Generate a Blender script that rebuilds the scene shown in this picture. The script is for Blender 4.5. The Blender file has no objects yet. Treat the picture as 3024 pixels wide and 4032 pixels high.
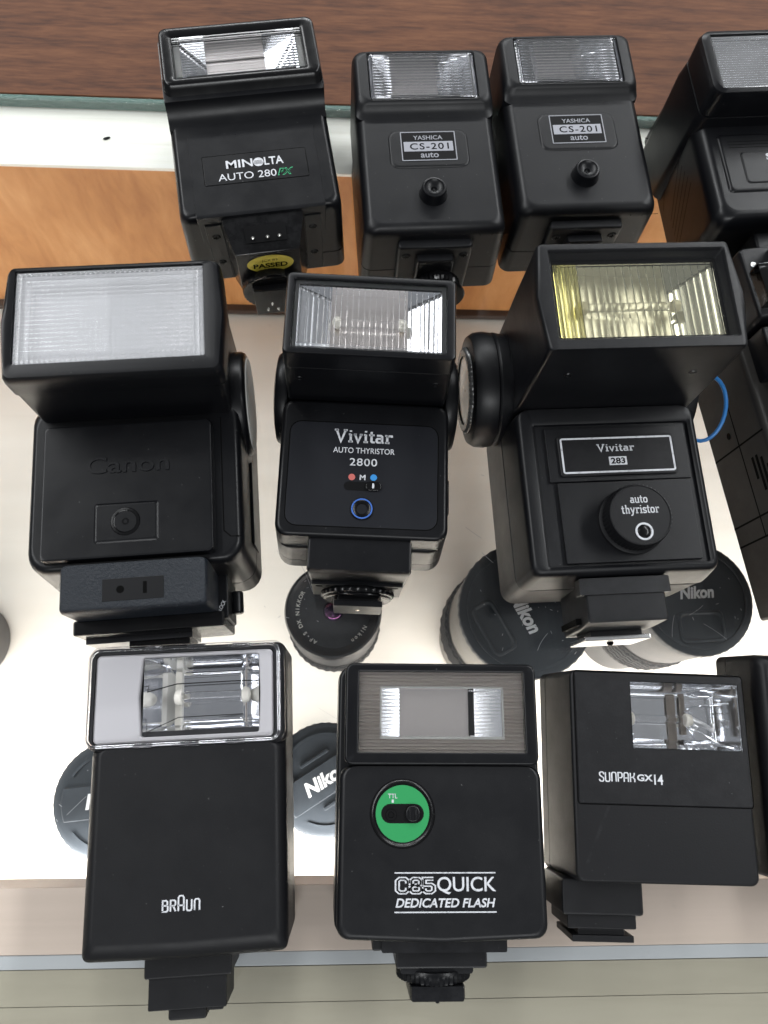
import bpy, math, random
import numpy as np
from mathutils import Matrix, Vector

# ------------------------------------------------------------------ camera, world, lamps, exposure
sc = bpy.context.scene
S = 0.001                                    # everything below is written in millimetres
random.seed(7)
col = sc.collection

def camera():
    f, cx, cy, nad, yaw, h = 3028.0, 1512.0, 2016.0, (1360.0, 2900.0), 0.2, 0.338
    n = np.array([nad[0]-cx, -(nad[1]-cy), -f]); n /= np.linalg.norm(n)
    zw = -n
    x = np.array([1.0, 0, 0]); x -= zw*x.dot(zw); x /= np.linalg.norm(x)
    y = np.cross(zw, x)
    c, s = math.cos(math.radians(yaw)), math.sin(math.radians(yaw))
    R = np.array([c*x+s*y, -s*x+c*y, zw])
    cd = bpy.data.cameras.new('camera'); co = bpy.data.objects.new('camera', cd); col.objects.link(co)
    m = Matrix([[*R[0], 0], [*R[1], 0], [*R[2], h], [0, 0, 0, 1]])
    co.matrix_world = m
    cd.sensor_fit = 'VERTICAL'; cd.sensor_height = 24; cd.sensor_width = 18
    cd.lens = 24*f/4032
    cd.clip_start = 0.01; cd.clip_end = 50
    cd.dof.use_dof = True; cd.dof.focus_distance = 0.32; cd.dof.aperture_fstop = 12
    sc.camera = co
camera()

w = bpy.data.worlds.new('World'); sc.world = w; w.use_nodes = True
w.node_tree.nodes['Background'].inputs[0].default_value = (0.93, 0.97, 1.0, 1)
w.node_tree.nodes['Background'].inputs[1].default_value = 0.27

def lamp(name, loc, sx, sy, power, color, aim=None):
    d = bpy.data.lights.new(name, 'AREA'); d.shape = 'RECTANGLE'; d.size = sx; d.size_y = sy
    d.energy = power; d.color = color
    o = bpy.data.objects.new(name, d); col.objects.link(o); o.location = loc
    if aim is not None:
        o.rotation_euler = (Vector(aim)-Vector(loc)).to_track_quat('-Z', 'Y').to_euler()
    return o
lamp('ceiling_lamp_left', (-2.45, 2.4, 2.9), 0.55, 5.4, 215, (0.97, 0.99, 1.0))
lamp('ceiling_lamp_right', (2.55, 2.4, 2.9), 0.55, 5.4, 215, (0.97, 0.99, 1.0))
lamp('ceiling_lamp_back', (0.1, 5.2, 2.9), 3.4, 0.55, 250, (0.97, 0.99, 1.0))
lamp('ceiling_lamp_front', (0.1, -3.0, 2.9), 3.0, 0.55, 120, (0.97, 0.99, 1.0))
lamp('added_glare_panel', (-1.25, 1.78, 2.9), 0.50, 0.46, 6, (0.97, 0.99, 1.0))  # added panel, placed to throw glare on the frosted lens
lamp('case_tube_lamp', (0, -0.066, -0.030), 0.9, 0.022, 3.5, (1.0, 0.98, 0.945))

sc.view_settings.view_transform = 'Standard'; sc.view_settings.look = 'None'
sc.view_settings.exposure = 0; sc.view_settings.gamma = 1
sc.render.engine = 'CYCLES'
cy = sc.cycles
cy.use_denoising = True
cy.max_bounces = 14; cy.transparent_max_bounces = 16; cy.transmission_bounces = 10; cy.glossy_bounces = 6
cy.sample_clamp_indirect = 6; cy.blur_glossy = 0.6

# ------------------------------------------------------------------ materials
def new_mat(name):
    m = bpy.data.materials.new(name); m.use_nodes = True
    nt = m.node_tree; b = nt.nodes['Principled BSDF']
    return m, nt, b
def N(nt, t, **k):
    n = nt.nodes.new(t)
    for a, v in k.items(): setattr(n, a, v)
    return n
def noise(nt, scale, detail=4, rough=.6, vec=None, stretch=None, kind='Object'):
    tc = N(nt, 'ShaderNodeTexCoord'); mp = N(nt, 'ShaderNodeMapping')
    nt.links.new(tc.outputs[kind], mp.inputs[0])
    if stretch: mp.inputs['Scale'].default_value = stretch
    n = N(nt, 'ShaderNodeTexNoise'); n.inputs['Scale'].default_value = scale
    n.inputs['Detail'].default_value = detail; n.inputs['Roughness'].default_value = rough
    nt.links.new(mp.outputs[0], n.inputs['Vector'])
    return n
def ramp(nt, src, stops):
    r = N(nt, 'ShaderNodeValToRGB'); e = r.color_ramp.elements
    while len(e) < len(stops): e.new(.5)
    for i, (p, c) in enumerate(stops):
        e[i].position = p; e[i].color = c if len(c) == 4 else (*c, 1)
    nt.links.new(src, r.inputs[0]); return r
def bump(nt, src, b, strength, dist):
    bp = N(nt, 'ShaderNodeBump'); bp.inputs['Strength'].default_value = strength; bp.inputs['Distance'].default_value = dist
    nt.links.new(src, bp.inputs['Height']); nt.links.new(bp.outputs[0], b.inputs['Normal']); return bp

def plastic(name, c, rough=.45, grain=1800, gstr=.25, dust=.75, spec=.25, gdist=.00012):
    m, nt, b = new_mat(name)
    b.inputs['Roughness'].default_value = rough
    b.inputs['Specular IOR Level'].default_value = spec
    n1 = noise(nt, grain, 3, .7)
    bump(nt, n1.outputs[0], b, gstr, gdist)
    n2 = noise(nt, 900, 2, .5)                        # dust specks
    r2 = ramp(nt, n2.outputs[0], [(dust, (0, 0, 0)), (dust+.05, (1, 1, 1))])
    n3 = noise(nt, 45, 5, .65)                        # handling, uneven sheen
    mx = N(nt, 'ShaderNodeMix', data_type='RGBA')
    mx.inputs['A'].default_value = (*c, 1); mx.inputs['B'].default_value = (.09, .09, .09, 1)
    nt.links.new(r2.outputs[0], mx.inputs['Factor'])
    mr = N(nt, 'ShaderNodeMapRange'); mr.inputs[1].default_value = .3; mr.inputs[2].default_value = .7
    mr.inputs[3].default_value = rough-.045; mr.inputs[4].default_value = rough+.07
    nt.links.new(n3.outputs[0], mr.inputs[0])
    ge = N(nt, 'ShaderNodeNewGeometry')               # rubbed corners: paler and shinier, in patches
    rp = ramp(nt, ge.outputs['Pointiness'], [(.535, (0, 0, 0)), (.62, (1, 1, 1))])
    n4 = noise(nt, 130, 4, .7); r4 = ramp(nt, n4.outputs[0], [(.42, (0, 0, 0)), (.62, (1, 1, 1))])
    mu = N(nt, 'ShaderNodeMath', operation='MULTIPLY'); nt.links.new(rp.outputs[0], mu.inputs[0]); nt.links.new(r4.outputs[0], mu.inputs[1])
    mw = N(nt, 'ShaderNodeMix', data_type='RGBA'); mw.inputs['B'].default_value = (c[0]*1.5+.006, c[1]*1.5+.006, c[2]*1.5+.006, 1)
    nt.links.new(mu.outputs[0], mw.inputs['Factor']); nt.links.new(mx.outputs['Result'], mw.inputs['A']); nt.links.new(mw.outputs['Result'], b.inputs['Base Color'])
    ms = N(nt, 'ShaderNodeMath', operation='MULTIPLY_ADD'); ms.inputs[1].default_value = -.07
    nt.links.new(mu.outputs[0], ms.inputs[0]); nt.links.new(mr.outputs[0], ms.inputs[2]); nt.links.new(ms.outputs[0], b.inputs['Roughness'])
    return m
def flat(name, c, rough=.5, metal=0, spec=.5, emit=None):
    m, nt, b = new_mat(name)
    b.inputs['Base Color'].default_value = (*c, 1); b.inputs['Roughness'].default_value = rough
    b.inputs['Metallic'].default_value = metal; b.inputs['Specular IOR Level'].default_value = spec
    return m
def clear(name, tint=(1, 1, 1), ior=1.49, rough=0.0):
    m, nt, b = new_mat(name)
    b.inputs['Base Color'].default_value = (*tint, 1); b.inputs['Roughness'].default_value = rough
    b.inputs['Transmission Weight'].default_value = 1; b.inputs['IOR'].default_value = ior
    return m
def thin(name, tint, ior=1.45, rough=.02, wear=None):
    """thin clear sheet: fresnel mirror over straight transmission"""
    m, nt, b = new_mat(name); nt.nodes.remove(b)
    out = nt.nodes['Material Output']
    t = N(nt, 'ShaderNodeBsdfTransparent'); t.inputs[0].default_value = (*tint, 1)
    g = N(nt, 'ShaderNodeBsdfGlossy'); g.inputs['Roughness'].default_value = rough
    fr = N(nt, 'ShaderNodeFresnel'); fr.inputs[0].default_value = ior
    ge = N(nt, 'ShaderNodeNewGeometry'); mi = N(nt, 'ShaderNodeMix')       # straight rays meet the same index on both faces of the sheet
    mi.inputs['A'].default_value = ior; mi.inputs['B'].default_value = 1/ior
    nt.links.new(ge.outputs['Backfacing'], mi.inputs['Factor']); nt.links.new(mi.outputs['Result'], fr.inputs[0])
    mx = N(nt, 'ShaderNodeMixShader')
    nt.links.new(fr.outputs[0], mx.inputs[0]); nt.links.new(t.outputs[0], mx.inputs[1]); nt.links.new(g.outputs[0], mx.inputs[2])
    last = mx
    if wear:
        n = noise(nt, wear, 6, .7)
        r = ramp(nt, n.outputs[0], [(.66, (0, 0, 0)), (.80, (.10, .10, .10))])
        d = N(nt, 'ShaderNodeBsdfDiffuse'); d.inputs[0].default_value = (.7, .7, .7, 1)
        m2 = N(nt, 'ShaderNodeMixShader')
        nt.links.new(r.outputs[0], m2.inputs[0]); nt.links.new(mx.outputs[0], m2.inputs[1]); nt.links.new(d.outputs[0], m2.inputs[2])
        last = m2
    nt.links.new(last.outputs[0], out.inputs[0])
    return m
def wood(name, c0, c1, c2, stretch, scale, rough=.45, gr=.3, spec=.25):
    m, nt, b = new_mat(name); b.inputs['Specular IOR Level'].default_value = spec
    n1 = noise(nt, scale, 8, .62, stretch=stretch); n1.inputs['Distortion'].default_value = .4
    n2 = noise(nt, scale*.22, 3, .5, stretch=stretch)
    ad = N(nt, 'ShaderNodeMath', operation='MULTIPLY_ADD'); ad.inputs[1].default_value = .55
    nt.links.new(n1.outputs[0], ad.inputs[0])
    ml = N(nt, 'ShaderNodeMath', operation='MULTIPLY'); ml.inputs[1].default_value = .45
    nt.links.new(n2.outputs[0], ml.inputs[0]); nt.links.new(ml.outputs[0], ad.inputs[2])
    r = ramp(nt, ad.outputs[0], [(.36, c0), (.5, c1), (.64, c2)])
    nt.links.new(r.outputs[0], b.inputs['Base Color'])
    b.inputs['Roughness'].default_value = rough
    bump(nt, n1.outputs[0], b, gr, .0004)
    return m

BLK = plastic('black_plastic', (.0028, .0030, .0041), .40, spec=.30)
BLKS = plastic('black_satin_plastic', (.0028, .0030, .0040), .33, 2400, .14)
BLKM = plastic('black_matte_plastic', (.0038, .0039, .0049), .47, 1500, .35)
BLKG = plastic('black_gloss_plastic', (.0025, .0025, .003), .22, 2000, .05, .76)
BLKGR = plastic('black_grained_plastic', (.010, .0128, .0175), .34, 900, .9, .8, gdist=.0006)
DARK = flat('recess_black', (.003, .003, .0035), .5, 0, .12)
LINE = flat('seam_black', (.0015, .0015, .0015), .7, 0, .05)
WHT = flat('white_print', (.50, .51, .54), .45)
def worn_print(m):
    nt = m.node_tree; n = noise(nt, 700, 5, .75)
    r = ramp(nt, n.outputs[0], [(.30, (.22, .225, .24)), (.46, (.47, .48, .51)), (.7, (.54, .55, .58))])
    nt.links.new(r.outputs[0], nt.nodes['Principled BSDF'].inputs['Base Color'])
worn_print(WHT)
GRY = flat('grey_print', (.22, .225, .25), .4)
GRN = flat('green_print', (.012, .24, .10), .45)
GREEN = flat('green_disc_paint', (.008, .21, .058), .5)
RED = flat('red_print', (.42, .10, .085), .5)
BLU = flat('blue_print', (.02, .20, .50), .5)
BLUR = flat('blue_ring_print', (.04, .12, .42), .4)
CHR = flat('bright_reflector', (.86, .87, .89), .10, 1)
CHRF = flat('soft_reflector', (.80, .80, .80), .28, 1)
SIL = flat('silver_paint', (.47, .46, .465), .34, .1)
SILB = flat('badge_silver', (.25, .255, .285), .4, .1)
STEEL = flat('steel', (.72, .72, .72), .22, 1)
PIN = flat('contact_pin', (.75, .74, .70), .2, 1)
CER = flat('ceramic', (.78, .75, .66), .4)
BROWNG = flat('brown_grey_card', (.40, .365, .335), .35, .5)
GREYW = flat('dial_grey', (.42, .42, .40), .5)
YEL = flat('yellow_foil', (.52, .43, .05), .35, .2)

CLR = clear('clear_lens', (.99, .99, 1.0))
CLRY = clear('yellowed_lens', (.98, .96, .80))
CLRYY = clear('deep_yellowed_lens', (.965, .92, .52))
CLRN = clear('clear_tube', (1, 1, 1), 1.3)
THINC = thin('clear_cover', (.93, .93, .95), 1.5, .05, 260)
GLASS = thin('counter_glass', (.985, .99, .987), 1.5, .012, 90)
TEAL = flat('glass_edge_teal', (.095, .165, .142), .12, 0, .8)
def chipped(m):
    nt = m.node_tree; n = noise(nt, 60, 5, .7, stretch=(1, 4, 4)); bump(nt, n.outputs[0], nt.nodes['Principled BSDF'], 1.0, .004)
chipped(TEAL)
BLUEC = flat('blue_cord', (.025, .17, .46), .3)

def frosted():
    m, nt, b = new_mat('frosted_prism')
    b.inputs['Base Color'].default_value = (.73, .735, .755, 1); b.inputs['Roughness'].default_value = .18
    b.inputs['Transmission Weight'].default_value = .72; b.inputs['IOR'].default_value = 1.45
    n = noise(nt, 160, 6, .7); bump(nt, n.outputs[0], b, .35, .0004)
    return m
FROST = frosted()

# ------------------------------------------------------------------ mesh building
class MB:
    def __init__(s): s.v = []; s.f = []; s.m = []; s.cur = 0
    def loft(s, rings, cap0=True, cap1=True):
        base = []
        for r in rings:
            base.append(len(s.v)); s.v += [tuple(p) for p in r]
        n = len(rings[0])
        for a, b in zip(base, base[1:]):
            for i in range(n):
                j = (i+1) % n
                s.f.append((a+i, a+j, b+j, b+i)); s.m.append(s.cur)
        if cap0: s.f.append(tuple(base[0]+i for i in reversed(range(n)))); s.m.append(s.cur)
        if cap1: s.f.append(tuple(base[-1]+i for i in range(n))); s.m.append(s.cur)
        return s
    def box(s, x0, x1, y0, y1, z0, z1, b=.35):
        b = min(b, (x1-x0)/2.2, (y1-y0)/2.2, (z1-z0)/2.2)
        R = lambda i, z: rq(x0+i, x1-i, y0+i, y1-i, z, max(b-i*.6, .05), 2)
        return s.loft([R(b, z0), R(b*.3, z0+b*.3), R(0, z0+b), R(0, z1-b), R(b*.3, z1-b*.3), R(b, z1)])
    def lathe(s, c, axis, prof, n=40, cap0=True, cap1=True, kn=0, kidx=()):
        """prof: (radius, position along the axis); kn: knurl depth on the rings named in kidx"""
        rings = []
        for q, (r, a) in enumerate(prof):
            ring = []
            for i in range(n):
                t = 2*math.pi*i/n
                rr = r-(kn if (q in kidx and i % 2) else 0)
                u, v = rr*math.cos(t), rr*math.sin(t)
                if axis == 'z': p = (c[0]+u, c[1]+v, c[2]+a)
                elif axis == 'x': p = (c[0]+a, c[1]+u, c[2]+v)
                else: p = (c[0]+v, c[1]+a, c[2]+u)
                ring.append(p)
            rings.append(ring)
        return s.loft(rings, cap0, cap1)
    def prism(s, poly, z0, z1):
        return s.loft([[(x, y, z0) for x, y in poly], [(x, y, z1) for x, y in poly]])
    def prism_x(s, poly, x0, x1):
        return s.loft([[(x0, y, z) for y, z in poly], [(x1, y, z) for y, z in poly]])
    def tube(s, pts, r, n=8, closed=False):
        pts = [Vector(p) for p in pts]; rings = []; m = len(pts)
        for i, p in enumerate(pts):
            a = pts[(i-1) % m] if (closed or i) else p; b = pts[(i+1) % m] if (closed or i < m-1) else p
            t = (b-a).normalized(); u = t.cross(Vector((0, 0, 1)))
            if u.length < .1: u = t.cross(Vector((1, 0, 0)))
            u.normalize(); v = t.cross(u)
            rings.append([tuple(p+u*r*math.cos(2*math.pi*k/n)+v*r*math.sin(2*math.pi*k/n)) for k in range(n)])
        if closed: rings.append(rings[0])
        return s.loft(rings, not closed, not closed)
    def ribbon(s, pts, wd, z, cl=False):
        """flat stroke along a polyline"""
        P = [np.array(p, float) for p in pts]; n = len(P); L = []; Rr = []
        for i in range(n):
            a = P[i]-P[i-1] if (i or cl) else P[1]-P[0]
            b = P[(i+1) % n]-P[i] if (i < n-1 or cl) else P[-1]-P[-2]
            a /= max(np.linalg.norm(a), 1e-9); b /= max(np.linalg.norm(b), 1e-9)
            t = a+b; ln = np.linalg.norm(t); t = t/ln if ln > 1e-6 else b
            nr = np.array([-t[1], t[0]]); k = wd/2/max(.45, nr.dot(np.array([-b[1], b[0]])))
            L.append(P[i]+nr*k); Rr.append(P[i]-nr*k)
        o = len(s.v)
        for i in range(n): s.v += [(L[i][0], L[i][1], z), (Rr[i][0], Rr[i][1], z)]
        for i in range(n if cl else n-1):
            j = (i+1) % n
            s.f.append((o+2*i+1, o+2*j+1, o+2*j, o+2*i)); s.m.append(s.cur)
        return s
    def xform(s, fn): s.v = [fn(*p) for p in s.v]; return s
    def build(s, name, mats, parent=None, angle=38, label=None):
        me = bpy.data.meshes.new(name)
        me.from_pydata([(x*S, y*S, z*S) for x, y, z in s.v], [], s.f)
        if not isinstance(mats, (list, tuple)): mats = [mats]
        for m in mats: me.materials.append(m)
        me.polygons.foreach_set('material_index', s.m)
        me.polygons.foreach_set('use_smooth', [True]*len(s.f))
        me.validate(); me.update()
        me.set_sharp_from_angle(angle=math.radians(angle))
        o = bpy.data.objects.new(name, me); col.objects.link(o)
        if parent is not None: o.parent = parent
        if label: o['label'] = label
        wn = o.modifiers.new('weighted_normals', 'WEIGHTED_NORMAL'); wn.keep_sharp = True; wn.weight = 80
        return o

def rq(x0, x1, y0, y1, z, r=2, n=5, bl=0, br=0, bb=0, bt=0, sk=0):
    """rounded rectangle ring; bl/br/bb/bt bulge the middle of a side; sk shifts the top edge in x"""
    r = max(.02, min(r, (x1-x0)/2.02, (y1-y0)/2.02)); p = []
    for cx, cyy, a0 in ((x1-r, y0+r, -90), (x1-r, y1-r, 0), (x0+r, y1-r, 90), (x0+r, y0+r, 180)):
        for i in range(n+1):
            t = math.radians(a0+90*i/n); p.append((cx+r*math.cos(t), cyy+r*math.sin(t)))
        if a0 == -90: p.append((x1+br, (y0+y1)/2))
        elif a0 == 0: p.append(((x0+x1)/2, y1+bt))
        elif a0 == 90: p.append((x0-bl, (y0+y1)/2))
        else: p.append(((x0+x1)/2, y0-bb))
    return [(x+sk*(y-y0)/(y1-y0), y, z) for x, y in p]

def shell(x0, x1, y0, y1, z0, z1, r=3, bev=2, draft=0, seams=(), drafty=None, n=5, bb=0, hole=None, depth=8, foot=.8, **k):
    """rounded moulded body: sides drawn in by `draft` towards the front, seam grooves, optional recess in the front"""
    m = MB(); dy = draft if drafty is None else drafty; h = z1-z0
    def R(z, i=0.0):
        t = (z-z0)/h
        return rq(x0+draft*t+i, x1-draft*t-i, y0+dy*t+i, y1-dy*t-i, z, max(r-i*.7, .2), n, bb=bb, **k)
    rings = [R(z0, foot), R(z0+foot*.3, foot*.3), R(z0+foot)]
    for z in sorted(seams): rings += [R(z-.25), R(z-.15, .45), R(z+.15, .45), R(z+.25)]
    for q in range(5):
        a = math.radians(90*q/4)
        rings.append(R(z1-bev+bev*math.sin(a), bev*(1-math.cos(a))))
    if hole:
        hx0, hx1, hy0, hy1, hr = hole
        H = lambda z, i=0: rq(hx0+i, hx1-i, hy0+i, hy1-i, z, hr, n)
        rings += [H(z1, -.5), H(z1-.35, 0), H(z1-depth, .3)]
    m.loft(rings)
    return m

def thing(name, label, cat, loc, rz=0, group=None):
    o = bpy.data.objects.new(name, None); col.objects.link(o); o.empty_display_size = .01
    o.location = (loc[0]*S, loc[1]*S, (loc[2] if len(loc) > 2 else 0)*S); o.rotation_euler = (0, 0, math.radians(rz))
    o['label'] = label; o['category'] = cat
    if group: o['group'] = group
    return o
def structure(o, label=None):
    o['kind'] = 'structure'
    if label: o['label'] = label
    return o

# ---- lettering
def font_mesh(txt, bold=0.0, shear=0.0, space=1.0):
    cu = bpy.data.curves.new('t', 'FONT'); cu.body = txt; cu.size = 1; cu.offset = bold; cu.shear = shear; cu.space_character = space
    cu.resolution_u = 4
    o = bpy.data.objects.new('t', cu); col.objects.link(o)
    dg = bpy.context.evaluated_depsgraph_get(); dg.update()
    me = o.evaluated_get(dg).to_mesh()
    v = np.array([x.co[:] for x in me.vertices]); f = [tuple(p.vertices) for p in me.polygons]
    o.evaluated_get(dg).to_mesh_clear()
    bpy.data.objects.remove(o); bpy.data.curves.remove(cu)
    return v, f
def fit(v, x0, x1, y0, y1):
    a, b = v[:, :2].min(0), v[:, :2].max(0); o = v.copy()
    o[:, 0] = x0+(v[:, 0]-a[0])/(b[0]-a[0])*(x1-x0); o[:, 1] = y0+(v[:, 1]-a[1])/(b[1]-a[1])*(y1-y0)
    return o
def text(txt, x0, x1, y0, y1, z, mat, parent, bold=0, shear=0, space=1, name='lettering', rot=None, arr=None):
    v, f = font_mesh(txt, bold, shear, space); v = fit(v, x0, x1, y0, y1)
    m = MB()
    for p in v: m.v.append((p[0], p[1], z))
    m.f = f; m.m = [0]*len(f)
    if rot: spin(m, *rot)
    return m.build(name, mat, parent)
def spin(m, cx, cyy, deg):
    c, s = math.cos(math.radians(deg)), math.sin(math.radians(deg))
    m.xform(lambda x, y, z: (cx+c*(x-cx)-s*(y-cyy), cyy+s*(x-cx)+c*(y-cyy), z))
    return m

def arcp(cx, cyy, r, a0, a1, n=6, ry=None):
    ry = ry or r
    return [(cx+r*math.cos(math.radians(a0+(a1-a0)*i/n)), cyy+ry*math.sin(math.radians(a0+(a1-a0)*i/n))) for i in range(n+1)]
SLAB = {  # slab-serif strokes: advance, polylines
 'V': (.78, [[(.06, 1), (.36, .0), (.66, 1)], [(-.06, .97), (.2, .97)], [(.52, .97), (.78, .97)]]),
 'i': (.34, [[(.17, 0), (.17, .66)], [(.02, .04), (.32, .04)], [(.04, .63), (.17, .63)], [(.17, .84), (.17, .97)]]),
 'v': (.56, [[(.06, .66), (.27, 0), (.48, .66)], [(-.02, .63), (.17, .63)], [(.37, .63), (.56, .63)]]),
 't': (.40, [[(.16, .92), (.16, .1), (.22, .04), (.38, .04)], [(.0, .63), (.36, .63)]]),
 'a': (.54, [[(.07, .62), (.33, .62), (.41, .54), (.41, .04), (.52, .04)], [(.41, .36), (.13, .36), (.06, .29), (.06, .11), (.13, .04), (.41, .04)]]),
 'r': (.50, [[(.02, .04), (.32, .04)], [(.17, 0), (.17, .66)], [(.03, .63), (.17, .63)], [(.17, .48), (.3, .62), (.45, .62), (.47, .5)]]),
 'u': (.58, [[(.0, .63), (.1, .63), (.1, .1), (.17, .04), (.35, .04), (.44, .12)], [(.36, .63), (.46, .63), (.46, .04), (.56, .04)]]),
 'o': (.54, [[(.16, .04), (.36, .04), (.46, .14), (.46, .52), (.36, .62), (.16, .62), (.06, .52), (.06, .14), (.16, .04)]]),
 'h': (.62, [[(.04, .97), (.14, .97), (.14, 0)], [(.02, .04), (.27, .04)], [(.14, .48), (.28, .62), (.40, .62), (.48, .52), (.48, 0)], [(.37, .04), (.6, .04)]]),
 'y': (.58, [[(.06, .66), (.29, .06)], [(.50, .66), (.24, -.16), (.16, -.24), (.02, -.24)], [(-.02, .63), (.17, .63)], [(.39, .63), (.58, .63)]]),
 's': (.46, [[(.40, .50), (.38, .60), (.12, .62), (.05, .54), (.05, .42), (.12, .36), (.34, .30), (.40, .24), (.40, .1), (.33, .04), (.08, .04), (.05, .14)]]),
 ' ': (.3, []),
}
BLOCK = {  # tall rounded capitals
 'B': (.56, [[(.06, 0), (.06, 1), (.34, 1), (.44, .9), (.44, .62), (.36, .54), (.06, .54)], [(.36, .54), (.48, .46), (.48, .1), (.38, 0), (.0, 0)]]),
 'R': (.56, [[(.06, 0), (.06, 1), (.36, 1), (.46, .9), (.46, .6), (.36, .5), (.06, .5)], [(.28, .5), (.48, 0)]]),
 'A': (.56, [[(.06, 0), (.06, .85), (.14, 1), (.38, 1), (.46, .85), (.46, 0)], [(.06, .42), (.46, .42)]]),
 'T': (.60, [[(.06, 0), (.06, 1.2), (.16, 1.38), (.40, 1.38), (.50, 1.2), (.50, 0)], [(.06, .5), (.5, .5)]]),   # tall A
 'U': (.56, [[(.06, 1), (.06, .15), (.14, 0), (.38, 0), (.46, .15), (.46, 1)]]),
 'N': (.56, [[(.06, 0), (.06, .85), (.14, 1), (.38, 1), (.46, .85), (.46, 0)]]),
 'S': (.50, [[(.44, .76), (.42, .92), (.34, 1), (.16, 1), (.06, .9), (.06, .7), (.14, .58), (.34, .44), (.42, .34), (.42, .1), (.34, 0), (.14, 0), (.05, .1), (.04, .24)]]),
 'P': (.52, [[(.06, 0), (.06, 1), (.34, 1), (.44, .9), (.44, .55), (.34, .44), (.06, .44)]]),
 'K': (.54, [[(.06, 0), (.06, 1)], [(.44, 1), (.44, .8), (.34, .55), (.06, .48)], [(.3, .52), (.46, .3), (.46, 0)]]),
 'C': (.80, [[(.66, .66), (.66, .84), (.52, 1), (.2, 1), (.06, .84), (.06, .16), (.2, 0), (.52, 0), (.66, .16), (.66, .34)]]),
 '8': (.76, [[(.2, .5), (.08, .62), (.08, .86), (.2, 1), (.5, 1), (.62, .86), (.62, .62), (.5, .5), (.64, .38), (.64, .14), (.52, 0), (.18, 0), (.06, .14), (.06, .38), (.2, .5), (.5, .5)]]),
 '5': (.74, [[(.62, 1), (.08, 1), (.08, .56), (.48, .56), (.62, .44), (.62, .14), (.48, 0), (.2, 0), (.06, .14), (.06, .28)]]),
}
def strokes(txt, table, wd, x0, x1, y0, y1, z, mat, parent, gap=.08, name='lettering', only=None):
    m = MB(); x = 0
    for ch in txt:
        adv, pl = table[ch]
        for p in pl: m.ribbon([(x+a, b) for a, b in p], wd, z)
        x += adv+gap
    v = np.array(m.v); v2 = fit(v, x0, x1, y0, y1); m.v = [(a, b, z) for a, b, _ in v2]
    return m.build(name, mat, parent)

# ---- small shared parts
def frame_ring(m, x0, x1, y0, y1, z, wd, r=1.2):
    """thin flat printed frame"""
    a = rq(x0, x1, y0, y1, z, r, 4); b = rq(x0+wd, x1-wd, y0+wd, y1-wd, z, max(.1, r-wd), 4)
    return m.loft([a, b], False, False)
def groove(m, pts, z, wd=.35): return m.ribbon(pts, wd, z)
def screw(parent, c, axis, r=1.9):
    m = MB(); sgn = -1 if axis == 'y' else 1
    m.lathe(c, axis, [(r*1.15, 0), (r, .25*sgn), (r*.85, .55*sgn)], 16)
    m.cur = 1
    if axis == 'y':
        m.box(c[0]-r*.65, c[0]+r*.65, c[1]-.75, c[1]-.5, c[2]-.22, c[2]+.22, .05)
        m.box(c[0]-.22, c[0]+.22, c[1]-.78, c[1]-.5, c[2]-r*.65, c[2]+r*.65, .05)
    else:
        m.box(c[0]-r*.65, c[0]+r*.65, c[1]-.22, c[1]+.22, c[2]+.5, c[2]+.75, .05)
    return m.build('screw', [BLKS, LINE], parent)
def ribs(x0, x1, y0, y1, z0, z1, n, amp, along='x'):
    """clear slab with n small ridges on its face; along = direction the ridges run"""
    m = MB(); lo, hi = (y0, y1) if along == 'x' else (x0, x1); poly = [(lo, z0), (hi, z0)]; d = (hi-lo)/n
    for i in range(n):
        t = hi-i*d; poly += [(t, z1), (t-d*.5, z1-amp)] if along == 'x' else [(t-d*.05, z1-amp*.4), (t-d*.5, z1-amp*.2), (t-d*.95, z1-amp*.4), (t-d, z1)]
    poly.append((lo, z1))
    if along == 'x': m.prism_x(poly, x0, x1)
    else:
        m.loft([[(u, y0, z) for u, z in reversed(poly)], [(u, y1, z) for u, z in reversed(poly)]])
    return m
def bowl(x0, x1, y0, y1, z1, depth, ex, ey, n=4, wob=0.0):
    """mirror trough: rectangle at the front, curved long sides, slanted ends"""
    m = MB(); rings = []
    for q in range(7):
        t = q/6; a = t*math.pi/2
        kx = ex*t; ky = ey*(1-math.cos(a)); z = z1-depth*math.sin(a)
        ring = rq(x0+kx, x1-kx, y0+ky, y1-ky, z, .3, n)
        if wob: ring = [(x+random.uniform(-wob, wob)*t, y+random.uniform(-wob, wob)*t, z2+random.uniform(-wob, wob)*t) for x, y, z2 in ring]
        rings.append(ring)
    m.loft([list(reversed(r)) for r in rings], False, True)
    return m
def trough(x0, xa, xb, x1, y0, y1, z1, dl, df, dfl=None):
    """mirror trough with flat slanted ends: shallow left end, step, floor, right end"""
    m = MB(); pr = [(x0, z1), (xa, z1-dl), (xa+.02, z1-(df if dfl is None else dfl)), (xb, z1-df), (x1, z1)]
    for x, z in pr: m.v += [(x, y0, z), (x, y1, z)]
    for i in range(4): m.f.append((2*i, 2*i+2, 2*i+3, 2*i+1)); m.m.append(1 if i == 2 else 0)
    for y, o in ((y0, 0), (y1, 1)):
        b = len(m.v); m.v += [(x0, y, z1), (x1, y, z1), (x1, y, z1-df), (x0, y, z1-df)]; m.f.append((b, b+1, b+2, b+3)); m.m.append(0)
    return m
WFLOOR = flat('warm_mirror_floor', (.86, .80, .765), .30, 1)
def flash_tube(parent, xa, xb, y, z, r=1.5):
    MB().lathe((xa, y, z), 'x', [(r, 0), (r, xb-xa)], 16).build('flash_tube', CLRN, parent)
    for x, s in ((xa, 1), (xb, -1)):
        MB().lathe((x, y, z), 'x', [(.3, -s*2.6), (r*1.3, -s*1.8), (r*1.6, -s*.4), (r*1.5, s*.6), (r*1.1, s*1.0)][::s], 16).build('tube_end', CER, parent)

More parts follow.
